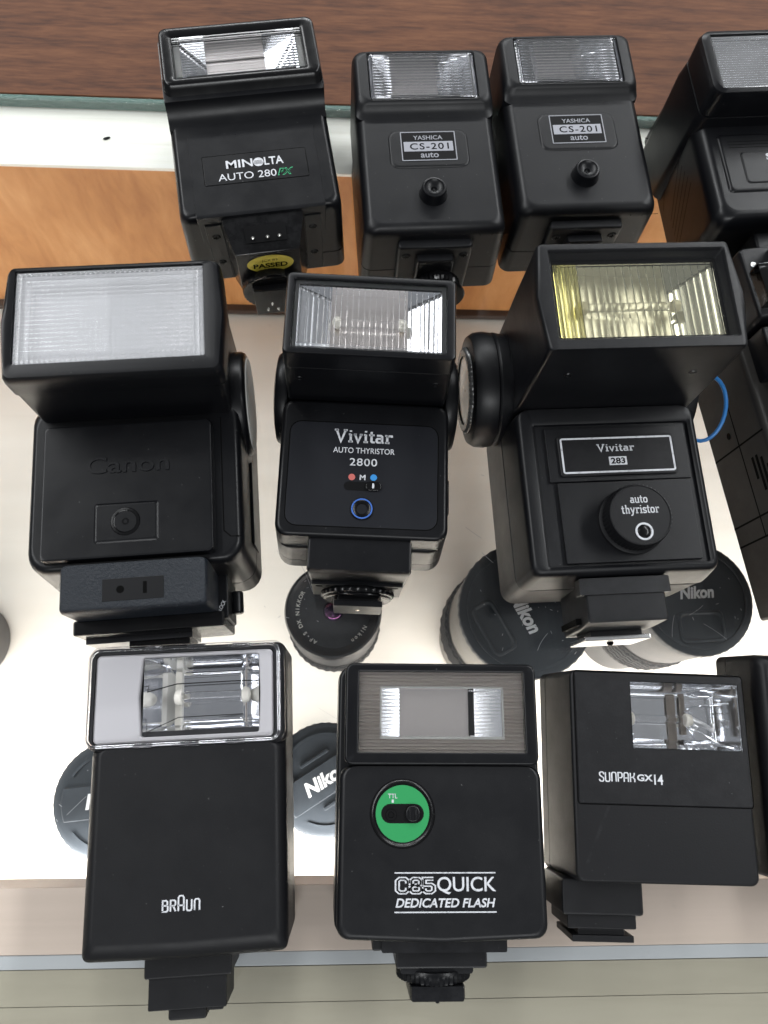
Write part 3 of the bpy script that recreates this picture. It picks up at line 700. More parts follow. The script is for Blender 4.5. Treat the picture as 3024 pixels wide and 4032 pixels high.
def unit_dial():
    t = thing('flash_unit', 'large black flash with yellowed lens and a big round front dial', 'flash', (109.2, 61.7), 2.9, FG)
    shell(-40.6, 40.2, -3.4, 76, 0, 30, 6, .5, .4, (), drafty=.2).build('back_shell', BLK, t)
    m = MB(); R = lambda z, i=0, j=0: rq(-40+i, 39.6-i, -3+j, 68.4, z, 4, 5)
    K = lambda z, i=0: rq(-30.5+i, 33.2-i, 2.6+i, 61.4-i, z, 1, 5)
    m.loft([R(30.4, .6, .6), R(30.7), R(36, .6, .5), R(46.5, 2.0, 1.8), R(48.6, 2.6, 2.4), R(49.7, 3.4, 3.2), R(50, 4.4, 4.2), K(50, -1.4), K(49.4, -.4), K(48.2, 0)])
    m.build('front_shell', BLK, t)
    MB().box(-26.5, 31.6, 36.9, 60.0, 47.6, 49.6, .4).build('upper_panel', BLK, t)
    MB().box(-23.8, 30.6, 3.4, 36.5, 47.6, 49.9, .4).build('lower_panel', BLK, t)
    m = MB(); A = lambda z, i: rq(-22+i, 26.1-i, 39-.1+i, 55.9-i, z, 1, 4)
    m.loft([A(49.5, 0), A(50.6, 0), A(50.9, .4)]); pl = m.build('name_plate', BLKM, t)
    m = MB(); frame_ring(m, -21.1, 25.2, 39.8, 55.0, 50.97, .75, 1.0); m.build('plate_border', WHT, pl)
    m = MB()
    for i in range(30): m.box(-19.8, 24, 41.2+i*.44, 41.42+i*.44, 50.8, 50.96, .02)
    o = m.build('fine_ribbing', BLKM, pl); o['kind'] = 'stuff'
    strokes('Vivitar', SLAB, .15, -6.3, 9.2, 48.4, 52.0, 51.05, WHT, pl, .06)
    m = MB(); m.loft([rq(-1.9, 5.4, 42.9, 46.5, z, .2, 3) for z in (51.0, 51.05)], False, True); m.build('number_block', WHT, pl)
    text('283', -1.2, 4.7, 43.4, 46.0, 51.12, LINE, pl, .03)
    # dial
    dx, dyy = 3.8, 19.3
    d = MB().lathe((dx, dyy, 49.8), 'z', [(13.4, 0), (13.4, 2.2), (12.9, 2.6), (12.6, 3.2), (12.6, 9.6), (12.0, 10.6), (11.6, 10.7), (11.5, 10.4)], 96, kn=.35, kidx=(3, 4)).build('dial', BLKM, t)
    MB().lathe((dx-2.2, dyy+12.6, 49.9), 'z', [(1.5, 0), (1.4, .8), (1.0, 1.1)], 16).build('dial_index', BLKM, t)
    strokes('auto', SLAB, .14, dx-3.3, dx+3.5, 24.2-.2, 26.9, 60.3, WHT, d, .06)
    strokes('thyristor', SLAB, .14, dx-7.2, dx+7.6, 18.9, 23.3, 60.3, WHT, d, .06)
    m = MB(); m.lathe((dx+.4, 12.6, 60.2), 'z', [(3.5, .1), (3.45, .4), (2.75, .4), (2.7, .1)], 40, False, False); m.build('sensor_ring', WHT, d)
    m = MB(); m.lathe((dx+.4, 12.6, 60.2), 'z', [(2.72, .15), (2.5, -.0), (1.9, .35), (.8, .6)], 32, False, True); m.build('sensor', BLKG, d)
    # head
    m = MB(); Hd = lambda z, i=0, b=0: rq(-37.6+i, 37.4-i, 68.7+i*.2, 113-i*.6, z, 1.5, 5, bl=b, br=b)
    hole = lambda z, i=0: rq(-31.6+i, 33.0-i, 73.6+i, 108.6-i, z, .8, 5)
    m.loft([Hd(5, 1.5), Hd(6), Hd(70, .8), Hd(88, 1.3, .3), Hd(96, 1.4, 2.2), Hd(98.8, 1.5, 2.3), Hd(99.7, 2.1, 2.2), Hd(100, 2.9, 1.6), hole(100, -.8), hole(99), hole(95.6, 1.0)], cap1=False)
    h = m.build('head', BLK, t)
    m = MB(); O = lambda z, i: rq(-30.7+i, 32.1-i, 74.5+i, 107.7-i, z, .8, 4); I = lambda z: rq(-29.8, 31.2, 76.0, 106.3, z, .5, 4)
    m.loft([rq(-31.9, 33.3, 73.3, 108.9, 95.4, .8, 4), I(95.4), I(72)], False, True); m.build('lens_well', BLKG, h)
    m = MB(); W_ = lambda z, i: rq(-32.0+i, 33.4-i, 73.2+i, 109-i, z, 1, 5)
    m.loft([W_(98.6, 0), W_(98.9, .3)], False, True); m.build('clear_cover', THINC, h)
    trough(-29.6, -27, 17, 31, 76.2, 106.1, 92.8, .6, 8.6, 4.6).build('reflector', [CHR, flat('soft_gold_reflector', (.84, .82, .76), .36, 1)], h, 10)
    flash_tube(h, -18, 16, 91, 89.5, 1.6)
    ribs(-20.6, 31.1, 76.1, 106.2, 93.4, 95, 18, .42, 'y').build('lens', CLRY, h, 10)
    ribs(-29.7, -20.7, 76.1, 106.2, 93.0, 95.2, 6, .9, 'y').build('lens_end', CLRYY, h, 10, 'deep yellow ribbed end of the lens')
    for x in (-24, 24):
        MB().lathe((x, 68.9, 80), 'y', [(1.7, 0), (1.5, -.3), (1.0, -.35), (.7, -.1)], 14).build('screw', BLKG, h)
    m = MB(); groove(m, [(0, 0), (9, 0)], 0, .5)
    m.v = [(-37.75, 88+a*1.6, 52+b) for a, b, _ in m.v]; m.build('head_mark', LINE, h)
    # pivot discs
    d = MB().lathe((-37, 88, 28), 'x', [(17, -15.0), (20, -16.2), (23.4, -15.4), (25, -13), (25.4, -9), (25, -6.2), (24, -5.9), (24.6, -5.4), (25, -4.6), (24, 0), (22, 1)], 64).build('pivot_disc', BLK, t)
    k = MB().lathe((-52.6, 88, 28), 'x', [(15.0, -1.8), (18.0, -2.0), (18.8, -1.2), (19.0, -.2), (18.6, .4)], 110, False, False, kn=.55, kidx=(1, 2, 3)).build('knurled_ring', flat('knurl_grey', (.09, .09, .09), .25, .5), d)
    MB().lathe((-53.6, 88, 28), 'x', [(.6, .2), (8, .1), (15.2, -.2), (15.2, .8)], 48, False, False).build('dial_window', CHRF, d)
    MB().lathe((37.2, 88, 26), 'x', [(24, -1), (25, 0), (25.2, 3), (24.4, 5.4), (20, 6.4)], 56).build('pivot_disc', BLK, t)
    # foot
    f = MB(); f.loft([rq(-17.8+i, 16.2-i, -20.2+j, -2, z, .8, 4) for z, i, j in ((6, 2.5, .0), (30, 1.8, 0), (45, 1.2, 1.0), (45.6, 1.8, 1.8))])
    f = f.build('foot', BLK, t)
    m = MB(); m.loft([rq(-19, 17, -8.5, -2, z, .6, 3) for z in (40, 46.5)]); m.build('foot_collar', BLK, f)
    MB().box(-18.2, -15.2, -18.4, -15.8, 12, 34, .2).build('foot_slot', LINE, f)
    MB().box(-13.2, 14.4, -24.2, -22.2, 4, 27, .5).build('shoe', STEEL, f)
    MB().box(-10, 11.6, -22.4, -19.8, 6, 25, .3).build('shoe_neck', BLK, f)
    MB().lathe((.4, -24.1, 17), 'y', [(1.5, 0), (1.4, -.6), (.9, -1.2), (.3, -1.4)], 18).build('contact_pin', DARK, f)

def unit_sticker():
    t = thing('flash_unit', 'black flash with green and white lettering and a yellow oval sticker on its foot', 'flash', (-39.6, 224.8), 9.3, FG)
    m = MB()
    R = lambda z, i=0, y0=-3.0: rq(-37.6+1.6*z/48+i, 37.4-1.6*z/48-i, y0+i, 66, z, 4.5, 5)
    m.loft([R(0, 1.5), R(.6, .4), R(1.4), R(13), R(13.1, .5), R(13.5, .5), R(13.6), R(43.5), R(46.2, .6), R(47.5, 1.6), R(48, 3.0)])
    m.build('body', BLKS, t)
    m = MB(); m.loft([rq(-28.7, 28.6, -3.1, 41, z, .8, 4) for z in (30, 47.6)]+[rq(-28.5, 28.4, -1.6, 40.8, 48.3, .7, 4)]); m.build('front_panel', BLKS, t)
    # head rising from the body in a concave sweep
    prof = [(44.8, 47.6), (47.5, 48.3), (50, 50), (52.4, 53), (53.2, 55.6), (53.4, 58.6), (54, 59.6), (55, 60)]
    m = MB(); poly = [(96.5, 4), (44.8, 4)]+prof+[(66, 60), (66, 4)]
    m = MB(); m.prism_x([(66, 20), (44.8, 20)]+prof[:5]+[(66, 55.6)], -35.8, 35.7); m.build('shoulder', BLKS, t)
    m = MB(); Hd = lambda z, i=0: rq(-36.2+i, 36.6-i, 53.6+i, 93-i, z, 4, 5); hole = lambda z, i=0: rq(-29.6+i, 29.6-i, 62.4+i, 85.8-i, z, .8, 5)
    m.loft([Hd(2, 1.4), Hd(3), Hd(53.5), Hd(53.6, .5), Hd(54, .5), rq(-35.6, 36.2, 55, 92, 54.4, 4, 5), rq(-35.2, 36, 57.2, 91, 58, 4, 5), rq(-34.7, 35.5, 58.2, 90.6, 59.5, 3.6, 5), rq(-33.8, 34.6, 59.2, 89.6, 60, 3, 5),
            rq(-31.2, 31.2, 61, 87.4, 60.05, 2, 5), hole(59.2), hole(48, .5)]); h = m.build('head', BLKG, t)
    trough(-26.2, -15.5, 11.5, 26.4, 62.8, 85.4, 56.2, 3.5, 6.4).build('reflector', [CHR, WFLOOR], h, 10)
    m = MB(); m.box(-29.3, -26.4, 62.8, 85.4, 54.5, 55.6, .2); m.box(26.6, 29.3, 62.8, 85.4, 54.5, 55.6, .2); m.build('side_strip', GREYW, h)
    ribs(-29.3, 29.3, 62.7, 85.5, 57.4, 58.8, 15, .22, 'x').build('lens', CLR, h, 10)
    b = MB(); B = lambda z, i: rq(-22.9+i, 23.2-i, 13+i, 28.2-i, z, .8, 4)
    b.loft([B(48.32, 0), B(48.40, .15)], False, True); b = b.build('name_plate', BLKS, t)
    m = MB(); frame_ring(m, -23.2, 23.5, 12.7, 28.5, 48.36, .3, .9); m.build('plate_edge', LINE, t)
    text('MIN', -12.8, -.9, 20.9, 25.1, 48.46, WHT, b, .018)
    m = MB()
    for i in range(40):
        pass
    m.lathe((1.7, 22.9, 48.42), 'z', [(2.3, 0), (2.3, .03)], 32); m.cur = 1
    for k in range(4): m.ribbon([(-.4+k*.12, 22.0+k*.55), (3.8-k*.12, 22.0+k*.55)], .22, 48.48)
    m.build('round_emblem', [WHT, LINE], b)
    text('LTA', 4.3, 12.9, 20.9, 25.1, 48.46, WHT, b, .018)
    text('AUTO 280', -16.8, 9.0, 14.6, 18.3, 48.46, WHT, b, .0)
    text('PX', 9.4, 16.8, 14.6, 18.4, 48.46, GRN, b, .03, .35)
    text('PX', 10.0, 16.2, 15.1, 17.9, 48.5, BLKG, b, -.004, .35, name='lettering_inline')
    # bracket and foot on the end face
    f = MB(); f.loft([[(-18, -2.5, 4), (18, -2.5, 4), (18, -2.5, 46), (-18, -2.5, 46)], [(-17.6, -6, 4), (17.6, -6, 4), (17.6, -6, 45.4), (-17.6, -6, 45.4)], [(-14.6, -17.2, 12), (14.4, -17.2, 12), (14.4, -17.2, 40), (-14.6, -17.2, 40)], [(-14.2, -17.8, 12.6), (14, -17.8, 12.6), (14, -17.8, 39.4), (-14.2, -17.8, 39.4)]])
    f = f.build('foot', BLKG, t, 30)
    # dark socket in the sloping face, three pins
    s_ = MB(); s_.loft([[(-8.8, -7.6, 45.05), (9.4, -7.6, 45.05), (9.4, -14.2, 42.0), (-8.8, -14.2, 42.0)], [(-8.8, -7.6, 45.2), (9.4, -7.6, 45.2), (9.4, -14.2, 42.15), (-8.8, -14.2, 42.15)]][::1]); s_ = s_.build('socket', DARK, f)
    for x in (-5.6, .9, 6.2): MB().lathe((x, -12.6, 42.8), 'z', [(.85, 0), (.8, .8), (.4, 1.2)], 14).build('contact_pin', PIN, s_)
    st = MB().lathe((.4, -17.85, 31), 'y', [(1, -.12), (1, 0)][::-1], 48).xform(lambda x, y, z: (.4+(x-.4)*10.6, y, 31+(z-31)*6.2)).build('oval_sticker', YEL, f)
    v, ff = font_mesh('PASSED', .03); v = fit(v, -7.4, 8.2, 28.2, 31.6); m = MB(); m.v = [(p[0], -18.02, p[1]) for p in v]; m.f = ff; m.m = [0]*len(ff); m.build('lettering', LINE, st)
    v, ff = font_mesh('JCII 83', 0); v = fit(v, -3.4, 3.8, 32.6, 34.4); m = MB(); m.v = [(p[0], -18.02, p[1]) for p in v]; m.f = ff; m.m = [0]*len(ff); m.build('lettering', LINE, st)
    for sx_ in (-1, 1):
        pl = MB().box(min(sx_*18.4, sx_*26), max(sx_*18.4, sx_*26), -3.9, -2.7, 3, 43, .3).build('end_plate', BLKS, t)
        for z in (35, 16): screw(pl, (sx_*22, -3.8, z), 'y', 1.8)
    MB().lathe((-.6, -20.0, 14), 'y', [(12.5, -2.2), (13.8, -1.6), (14, 0), (14, 1.4), (13.4, 2.2)], 72, kn=.4, kidx=(1, 2, 3)).build('lock_wheel', BLKG, f)
    sh = MB().box(-9.6, 7.4, -25.4, -22, 1, 21, .5).build('shoe', BLKG, f)
    for x, z in ((-1.6, 9.6), (-4, 5), (1, 5)): MB().lathe((x, -25.3, z), 'y', [(.7, 0), (.6, -.4), (.1, -1.0)], 12).build('contact_pin', PIN, sh)

def unit_badge():
    t = thing('flash_unit', '', 'flash', (0, 0), 0, FG)
    m = MB()
    R = lambda z, i=0, a=0.0: rq(-33.8+1.6*z/46+i, 33.8-1.6*z/46-i, -3.2+1.2*z/46+i+a, 70, z, 5, 6)
    m.loft([R(0, 1.6), R(.7, .4), R(1.5), R(17), R(17.1, .5), R(17.5, .5), R(17.6), R(40.5), R(43, .5), R(44.8, 1.5), R(45.8, 2.9), R(46.1, 4.2)])
    m.build('body', BLK, t)
    prof = [(57.4, 45.9), (59.6, 46.3), (61.4, 47.4), (62.6, 49.0), (63.2, 50.0)]
    m = MB(); Hd = lambda z, i=0, y0=60.5: rq(-32.9+i, 32.9-i, y0+i, 95.5-i, z, 4.5, 6); hole = lambda z, i=0: rq(-25+i, 25-i, 65+i, 92.2-i, z, 1.6, 6)
    m.loft([Hd(2, 1.5), Hd(3.2), Hd(44, .3, 57.2), Hd(45.9, .4, 57.4), Hd(46.6, .5, 59.6), Hd(48, .7, 61.2), Hd(49.6, 1.4, 61.6), Hd(50.6, 2.4, 61.4), Hd(51, 3.6, 61.2), hole(51.05, -.6), hole(50.3), hole(40, .4)])
    h = m.build('head', BLK, t)
    trough(-23.2, -14.6, 9.2, 23.2, 65.6, 91.6, 48.6, 2.8, 6.3).build('reflector', [CHR, WFLOOR], h, 10)
    m = MB(); O = lambda z: rq(-24.9, 24.9, 65.1, 92.1, z, 1.5, 5); I = lambda z, i=0: rq(-23.3+i, 23.3-i, 66+i, 90.4-i, z, .8, 5)
    m.loft([O(48.8), O(50.6), rq(-24.4, 24.4, 65.6, 91.6, 51.1, 1.2, 5), I(51.1, .2), I(50.5, .5), I(48.8, .5)], True, True)
    m = MB(); m.loft([O(48.7), O(50.5), rq(-24.3, 24.3, 65.7, 91.5, 51.0, 1.2, 5), rq(-23.6, 23.6, 66.2, 90.9, 51.0, 1, 5), rq(-23.3, 23.3, 66.4, 90.6, 50.5, 1, 5), rq(-23.3, 23.3, 66.4, 90.6, 49.9, 1, 5)]); m.build('lens_frame', CLR, h)
    m = MB(); m.loft([rq(-24.9, 24.9, 65.1, 92.1, 48.55, 1.5, 5), rq(-23.2, 23.2, 65.6, 91.6, 48.55, 1, 5)], False, False); m.build('frame_brightener', SILB, h)  # silver ring added below the clear frame to brighten its edges
    ribs(-23.1, 23.1, 66.5, 90.5, 50.0, 51.2, 14, .42, 'x').build('lens', CLR, h, 10)
    m = MB(); P = lambda z, i: rq(-18+i, 18.4-i, 31+i, 51-i, z, 4, 6)
    m.loft([P(45.9, -.4), P(46.4, 0), P(46.7, .4), P(46.75, .9)]); p = m.build('badge', BLK, t)
    m = MB(); frame_ring(m, -12.7, 12.8, 34.1, 50.1, 46.95, .45, .3); m.build('badge_frame', GRY, p)
    m = MB(); Q = lambda z: rq(-12.2, 12.3, 34.6, 49.6, z, .2, 3); m.loft([Q(46.72), Q(46.82)], False, True); m.build('badge_field', DARK, p)
    m = MB(); m.loft([rq(-11.4, 11.4, 39.3, 44.6, z, .1, 2) for z in (46.86, 46.9)], False, True); m.build('silver_bar', SILB, p)
    text('YASHICA', -6.8, 6.8, 45.6, 47.9, 46.95, GRY, p, .012)
    text('CS-201', -8.6, 9.4, 40.2, 43.7, 46.96, LINE, p, .01, space=1.15)
    text('auto', -4.0, 4.3, 35.7, 38.4, 46.95, GRY, p, .012)
    s_ = MB().lathe((0, 16.4, 46), 'z', [(6.5, 0), (6.1, .5), (5.6, 4.2), (5.1, 5.0), (4.5, 5.1), (4.0, 4.4), (2.6, 3.6), (1.4, 3.4), (1.0, 2.4), (.4, 2.0)], 40, False, True).build('sensor_knob', BLKS, t)
    f = MB(); f.loft([rq(-17.2+i, 17.2-i, -6.4+j, -1.5, z, 1.6, 4) for z, i, j in ((2, 0, 0), (37.5, 0, 0), (38.6, .4, .4), (39, 1, 1))]); f = f.build('foot', BLK, t)
    for x in (-13.4, 13.4): screw(f, (x, -6.4, 33), 'y', 1.9)
    m = MB(); m.loft([rq(-8.6, 8.6, -10.5, -5, z, 1, 4) for z in (6, 33)]+[rq(-8, 8, -9.8, -5, 34, .8, 4)]); m.build('foot_block', BLK, f)
    MB().lathe((2, -13.2, 17), 'y', [(10, -2.6), (11, -2.0), (11.2, 0), (11.2, 2), (10.5, 2.7)], 64, kn=.5, kidx=(1, 2, 3)).build('lock_wheel', BLKG, f)
    MB().lathe((3, -16.6, 15), 'y', [(12.0, -.8), (12.5, 0), (12.3, .8)], 40).build('shoe_base', BLKG, f)
    MB().box(-9, 9, -21, -18.8, 3, 21, .4).build('shoe', BLKG, f)
    m = MB(); m.ribbon([(20, 42), (20.5, 40.6), (25.5, 40.6), (26, 41.8), (33, 41.8)], .4, 0)
    m.v = [(x, -3.15+1.2*y/46, y) for x, y, _ in m.v]; m.build('door_seam', LINE, t)
    return t
def copy_tree(o, parent=None):
    c = o.copy(); col.objects.link(c); c.parent = parent
    for ch in list(o.children): copy_tree(ch, c)
    return c

def unit_corner():
    t = thing('flash_unit', 'black flash with grooved side, cut off by the frame at the back right', 'flash', (198, 220), 5, FG)
    m = MB()
    R = lambda z, i=0: rq(-31.5-4.0*z/55+i, 34+2.0*z/55-i, 3-2*z/55+i, 97-10*z/55-i, z, 6, 6)
    m.loft([R(0, 1.4), R(.6, .4), R(1.4), R(47), R(50.5, .7), R(53, 2), R(54.6, 3.8), R(55, 5.8)]); m.build('body', BLKS, t)
    m = MB(); P = lambda z, i: rq(-26.8+i, 27-i, 16+i, 46.5-i, z, 2, 5); m.loft([P(54.9, -.4), P(55.5, 0), P(55.9, .5), P(56, 1.2)]); p = m.build('front_panel', BLKS, t)
    m = MB(); Q = lambda z, i: rq(-18.2+i, 18.4-i, 19.8+i, 36-i, z, 1.5, 5); m.loft([Q(56, -.3), Q(56.4, 0), Q(56.6, .4)]); b = m.build('name_plate', BLKS, p)
    m = MB()
    for k in range(3): m.ribbon([(-23, 39+k*1.6), (24, 39+k*1.6)], .3, 56.06)
    m.build('panel_line', LINE, p)
    text('S', -7.0, -4.2, 31.2, 34.8, 56.66, WHT, b, .03); text('a', -5.4, -3.0, 24.0, 26.6, 56.66, WHT, b, .02)
    m = MB(); Hd = lambda z, i=0: rq(-36.4+i, 37-i, 51+i, 88-i, z, 5, 6); hole = lambda z, i=0: rq(-30.8+i, 31-i, 54.8+i, 83.4-i, z, .6, 6)
    m.loft([Hd(3, 2), Hd(4.5, 1), Hd(52, .2), Hd(60, 1), Hd(60.2, 1.5), Hd(60.6, 1.5), Hd(60.8, 1), Hd(72, .8), Hd(74.2, 1.5), Hd(75, 2.8), hole(75, -.5), hole(74.4), hole(62, .4)]); h = m.build('head', BLKS, t)
    trough(-30.2, -29.4, 14, 30.4, 55.2, 83, 72.5, .4, 4.2, 2.4).build('reflector', [CHR, CHR], h, 10)
    ribs(-30.5, 30.7, 55.1, 83.1, 73, 74.4, 22, .4, 'x').build('lens', CLR, h, 10)
    m = MB()
    def on_side(pts, wd=.45):
        q = MB().ribbon(pts, wd, 0); o = len(m.v)
        m.v += [(-31.75-4.0*z/55-.05, y, z) for y, z, _ in q.v]; m.f += [tuple(i+o for i in f) for f in q.f]; m.m += q.m
    on_side([(92, 4), (70, 26), (56, 50)]); on_side([(70, 26), (44, 6)])
    for k in range(5): on_side([(16+k*4.5, 12), (34+k*4.5, 40-k*1.5)], .5)
    m.build('side_groove', LINE, t)
    f = MB(); f.loft([rq(-14+i, 14-i, -13+i, 3, z, 1.5, 4) for z, i in ((4, 0), (42, 0), (44, .6), (44.6, 1.6))]); f = f.build('foot', BLKS, t)
    m = MB()
    for k in range(6): m.box(-7+k*.0, 8, -10+k*1.3, -9.3+k*1.3, 44.4, 45.2, .1)
    m.build('grip_ribs', BLKG, f)['kind'] = 'stuff'

def unit_handle():
    t = thing('handle_flash', 'long black handle flash with side vents, lying along the right edge', 'flash', (186, 49), 8.5, FG)
    m = MB(); R = lambda z, i=0: rq(0+i, 66-i, 0+i, 118-i, z, 1.6, 4)
    m.loft([R(0, 1), R(1), R(42.5), R(44.2, .6), R(45, 1.6)]); m.build('body', plastic('shelf_lit_black_plastic', (.021, .0195, .018), .5, 1400, .4), t)  # paler brownish base stands in for light thrown back by the shelf
    m = MB()
    def on_side(pts, wd=.9):
        q = MB().ribbon(pts, wd, 0); o = len(m.v)
        m.v += [(-.06, y, z) for y, z, _ in q.v]; m.f += [tuple(i+o for i in f) for f in q.f]; m.m += q.m
    on_side([(76, 1), (76, 44)]); on_side([(43, 1), (43, 44)]); on_side([(34, 1), (34, 44)]); on_side([(98, 24), (34, 24)]); m.build('side_seam', LINE, t)
    for k, (a, b) in enumerate(((58, 68), (52, 68), (50, 66), (50, 62))):
        MB().box(-.15, .3, a, b, 30+k*3.2, 31.7+k*3.2, .1).build('vent_slot', LINE, t)
    MB().lathe((-.05, 83, 18), 'x', [(1.6, 0), (1.5, -.1)], 16).build('side_hole', LINE, t)
    MB().box(4, 66, 96, 116.5, 44.6, 58, 1).build('head_block', BLKS, t)
    MB().box(8, 66, 64, 95.5, 44.6, 52, .8).build('front_cover', BLKS, t)
    hd = MB(); hd.loft([rq(2+i, 66-i, 118.4+i, 152-i, z, 2, 4) for z, i in ((0, .8), (.8, 0), (60, 0), (61.5, .5), (62, 1.2))]); hd = hd.build('head', BLK, t)
    m = MB(); m.box(3, 16, 122, 140, 62, 69, .8); m.build('clear_block', CLR, hd)
    MB().lathe((6, 143, 62), 'z', [(1.4, 0), (1.3, .5), (.7, .5)], 16).build('screw', STEEL, hd)
    MB().box(14, 66, 126, 150, 62, 74, 1).build('lens_housing', BLKS, hd)
    m = MB()
    for k in range(6): m.box(20, 66, 129+k*1.6, 129.9+k*1.6, 74, 74.8, .1)
    m.build('grip_ribs', BLKG, hd)['kind'] = 'stuff'

def unit_side_box():
    t = thing('flash_unit', 'plain black flash body at the right edge of the front row', 'flash', (196, -54), -2.4, FG)
    m = MB(); R = lambda z, i=0: rq(-36.5+2*z/32+i, 38-i, 0+i, 86-2*z/32-i, z, 3, 5)
    m.loft([R(0, 1), R(.8), R(8), R(8.1, .4), R(8.5, .4), R(8.6), R(26), R(29.5, .8), R(31.5, 2.4), R(32, 4)]); m.build('body', BLKM, t)
    m = MB(); groove(m, [(-30, 60), (36, 60)], 32.05, .4); m.build('seam', LINE, t)
    MB().box(-8, 14, -12, .5, 3, 24, .8).build('foot', BLKM, t)

unit_plain_silver(); unit_green_disc(); unit_flat_offset(); unit_frosted(); unit_blue_ring(); unit_dial(); unit_sticker()
ya = unit_badge(); ya.location = (38.3*S, 218.7*S, 0); ya.rotation_euler.z = math.radians(3.9)
ya['label'] = 'black flash with small grey framed badge, beside the yellow-stickered flash'
yb = copy_tree(ya); yb.location = (108.8*S, 231.2*S, 0); yb.rotation_euler.z = math.radians(4.2)
yb['label'] = 'black flash with small grey framed badge, set farther back than its twin'
unit_corner(); unit_handle(); unit_side_box()

# blue cord loop
pts = []
for i in range(28):
    a = 2*math.pi*i/28
    u, v = 8.4*math.cos(a), 15*math.sin(a)
    pts.append((157+u*.9-v*.12, 139+v*.86+u*.2, 31+v*.35+u*.7))
o = MB().tube(pts, .9, 10, True).build('cord_loop', BLUEC); o['label'] = 'bright blue cord loop between the dial flash and the handle flash'; o['category'] = 'cord'

# ------------------------------------------------------------------ camera lenses on the shelf
LB = plastic('lens_barrel_black', (.032, .034, .039), .5, 1500, .3)  # base lifted to carry the reflected veil of the glass above
LR = plastic('lens_rubber', (.022, .023, .025), .65, 1200, .3)
CAPM = plastic('lens_cap_black', (.036, .043, .052), .42, 1600, .3)  # cap black raised as well, for the haze of the pane
CAPT = flat('cap_lettering', (.74, .76, .79), .4)
GOLD = flat('ring_lettering', (.75, .75, .72), .4)
LG = 'camera lenses on the lit shelf'
def barrel(t, R, h, base=.86, pale=None):
    m = MB(); m.lathe((0, 0, 0), 'z', [(R*base*.9, 0), (R*base, 1), (R*base, h*.28), (R*.96, h*.32), (R*.97, h*.62), (R*.99, h*.66), (R, h*.96), (R*.985, h)], 64)
    b = m.build('barrel', pale or LB, t)
    n = 120; pr = [(R*.985, h*.36), (R*1.02, h*.38), (R*1.02, h*.60), (R*.985, h*.62)]
    MB().lathe((0, 0, 0), 'z', pr, n, False, False, kn=R*.03, kidx=(1, 2)).build('grip_ring', LR, b)
    m = MB()
    for k in range(5): m.lathe((0, 0, 0), 'z', [(R*.99, h*(.40+.04*k)), (R*1.045, h*(.405+.04*k)), (R*1.045, h*(.425+.04*k)), (R*.99, h*(.43+.04*k))], 72, False, False, kn=R*.02, kidx=(1, 2))
    m.build('grip_ribs', LR, b)['kind'] = 'stuff'
    return b
def arc_band(r0, r1, a0, a1, z, th, n=20):
    m = MB(); P = []
    ring = [[(r*math.cos(math.radians(a0+(a1-a0)*i/n)), r*math.sin(math.radians(a0+(a1-a0)*i/n))) for i in range(n+1)] for r in (r0, r1)]
    poly = ring[1]+ring[0][::-1]
    m.loft([[(x, y, z) for x, y in poly], [(x, y, z+th) for x, y in poly]]); return m
def cap(t, R, h, rot, style, ox=0, oy=0):
    c = MB().lathe((0, 0, h), 'z', [(R*1.0, -.2), (R*1.03, .4), (R*1.03, 4), (R*1.01, 4.8), (R*.95, 5.2), (R*.90, 5.0)], 90, True, True, kn=R*.012, kidx=(1, 2)).build('lens_cap', CAPM, t)
    z = h+5.0
    k = R/30
    if style == 'bar':      # central bar with two finger recesses
        m = MB(); w_ = 8.6*k; a = math.degrees(math.asin(w_/(R*.86)))
        poly = arcp(0, 0, R*.86, -a, a, 8)+arcp(0, 0, R*.86, 180-a, 180+a, 8)
        m.loft([[(x, y, z-.2) for x, y in poly], [(x, y, z+1.3) for x, y in poly], [(x*.97, y*.95, z+1.7) for x, y in poly]])
        spin(m, 0, 0, rot).build('cap_bar', CAPM, c)
        for s_ in (0, 180):
            m = arc_band(R*.80, R*.84, 35+s_, 145+s_, z, .9); spin(m, 0, 0, rot).build('grip_edge', CAPM, c)
            m = MB(); m.box(-9*k, 9*k, 12*k, 14*k, z, z+1.6, .5); spin(m, 0, 0, s_+rot).build('finger_grip', CAPM, c)
        text('Nikon', -13*k, 13*k, -3.6*k, 4.4*k, z+1.78, CAPT, c, .04, .18, rot=(0, 0, rot))
    else:
        m = arc_band(R*.87, R*.90, 0, 360, z-.1, .9, 64); m.build('cap_ridge', CAPM, c)
        m = MB(); Q = lambda zz, i: rq(-12*k+i, 12*k-i, -23*k+i, (-4+oy)*k-i, zz, 3*k, 5)
        m.loft([Q(z, -.6), Q(z+.9, 0), Q(z+1.0, .8), Q(z+.3, 1.5), Q(z+.25, 2)]); spin(m, 0, 0, rot).build('finger_grip', CAPM, c)
        text('Nikon', (-9.4+ox)*k, (9.4+ox)*k, (3+oy)*k, (9.8+oy)*k, z+.35, CAPT, c, .04, .18, rot=(0, 0, rot))
    return c
def shelf_lens(label, x, y, R, top, rot=None, style='bar', pale=None, ox=0, oy=0):
    h = top+165-5
    t = thing('camera_lens', label, 'camera lens', (x, y, -165), 0, LG)
    barrel(t, R, h, .88, pale)
    if rot is not None: cap(t, R, h, rot, style, ox, oy)
    return t, h
shelf_lens('large capped camera lens with a grey barrel under the glass, cap lettering tilted steeply', 90, 60.5, 33.5, -40, -62, 'plate', plastic('barrel_grey', (.20, .195, .18), .5), 1, -8)
shelf_lens('capped camera lens with ribbed grey barrel under the foot of the dial flash', 177, 66.5, 28.5, -40, 3, 'plate', plastic('barrel_dark_grey', (.09, .092, .095), .5), .3, -3.2)
shelf_lens('capped camera lens seen between the two front-row flashes, cap lettering slanting upwards', -9, -19.5, 25.5, -50, 32, 'bar')
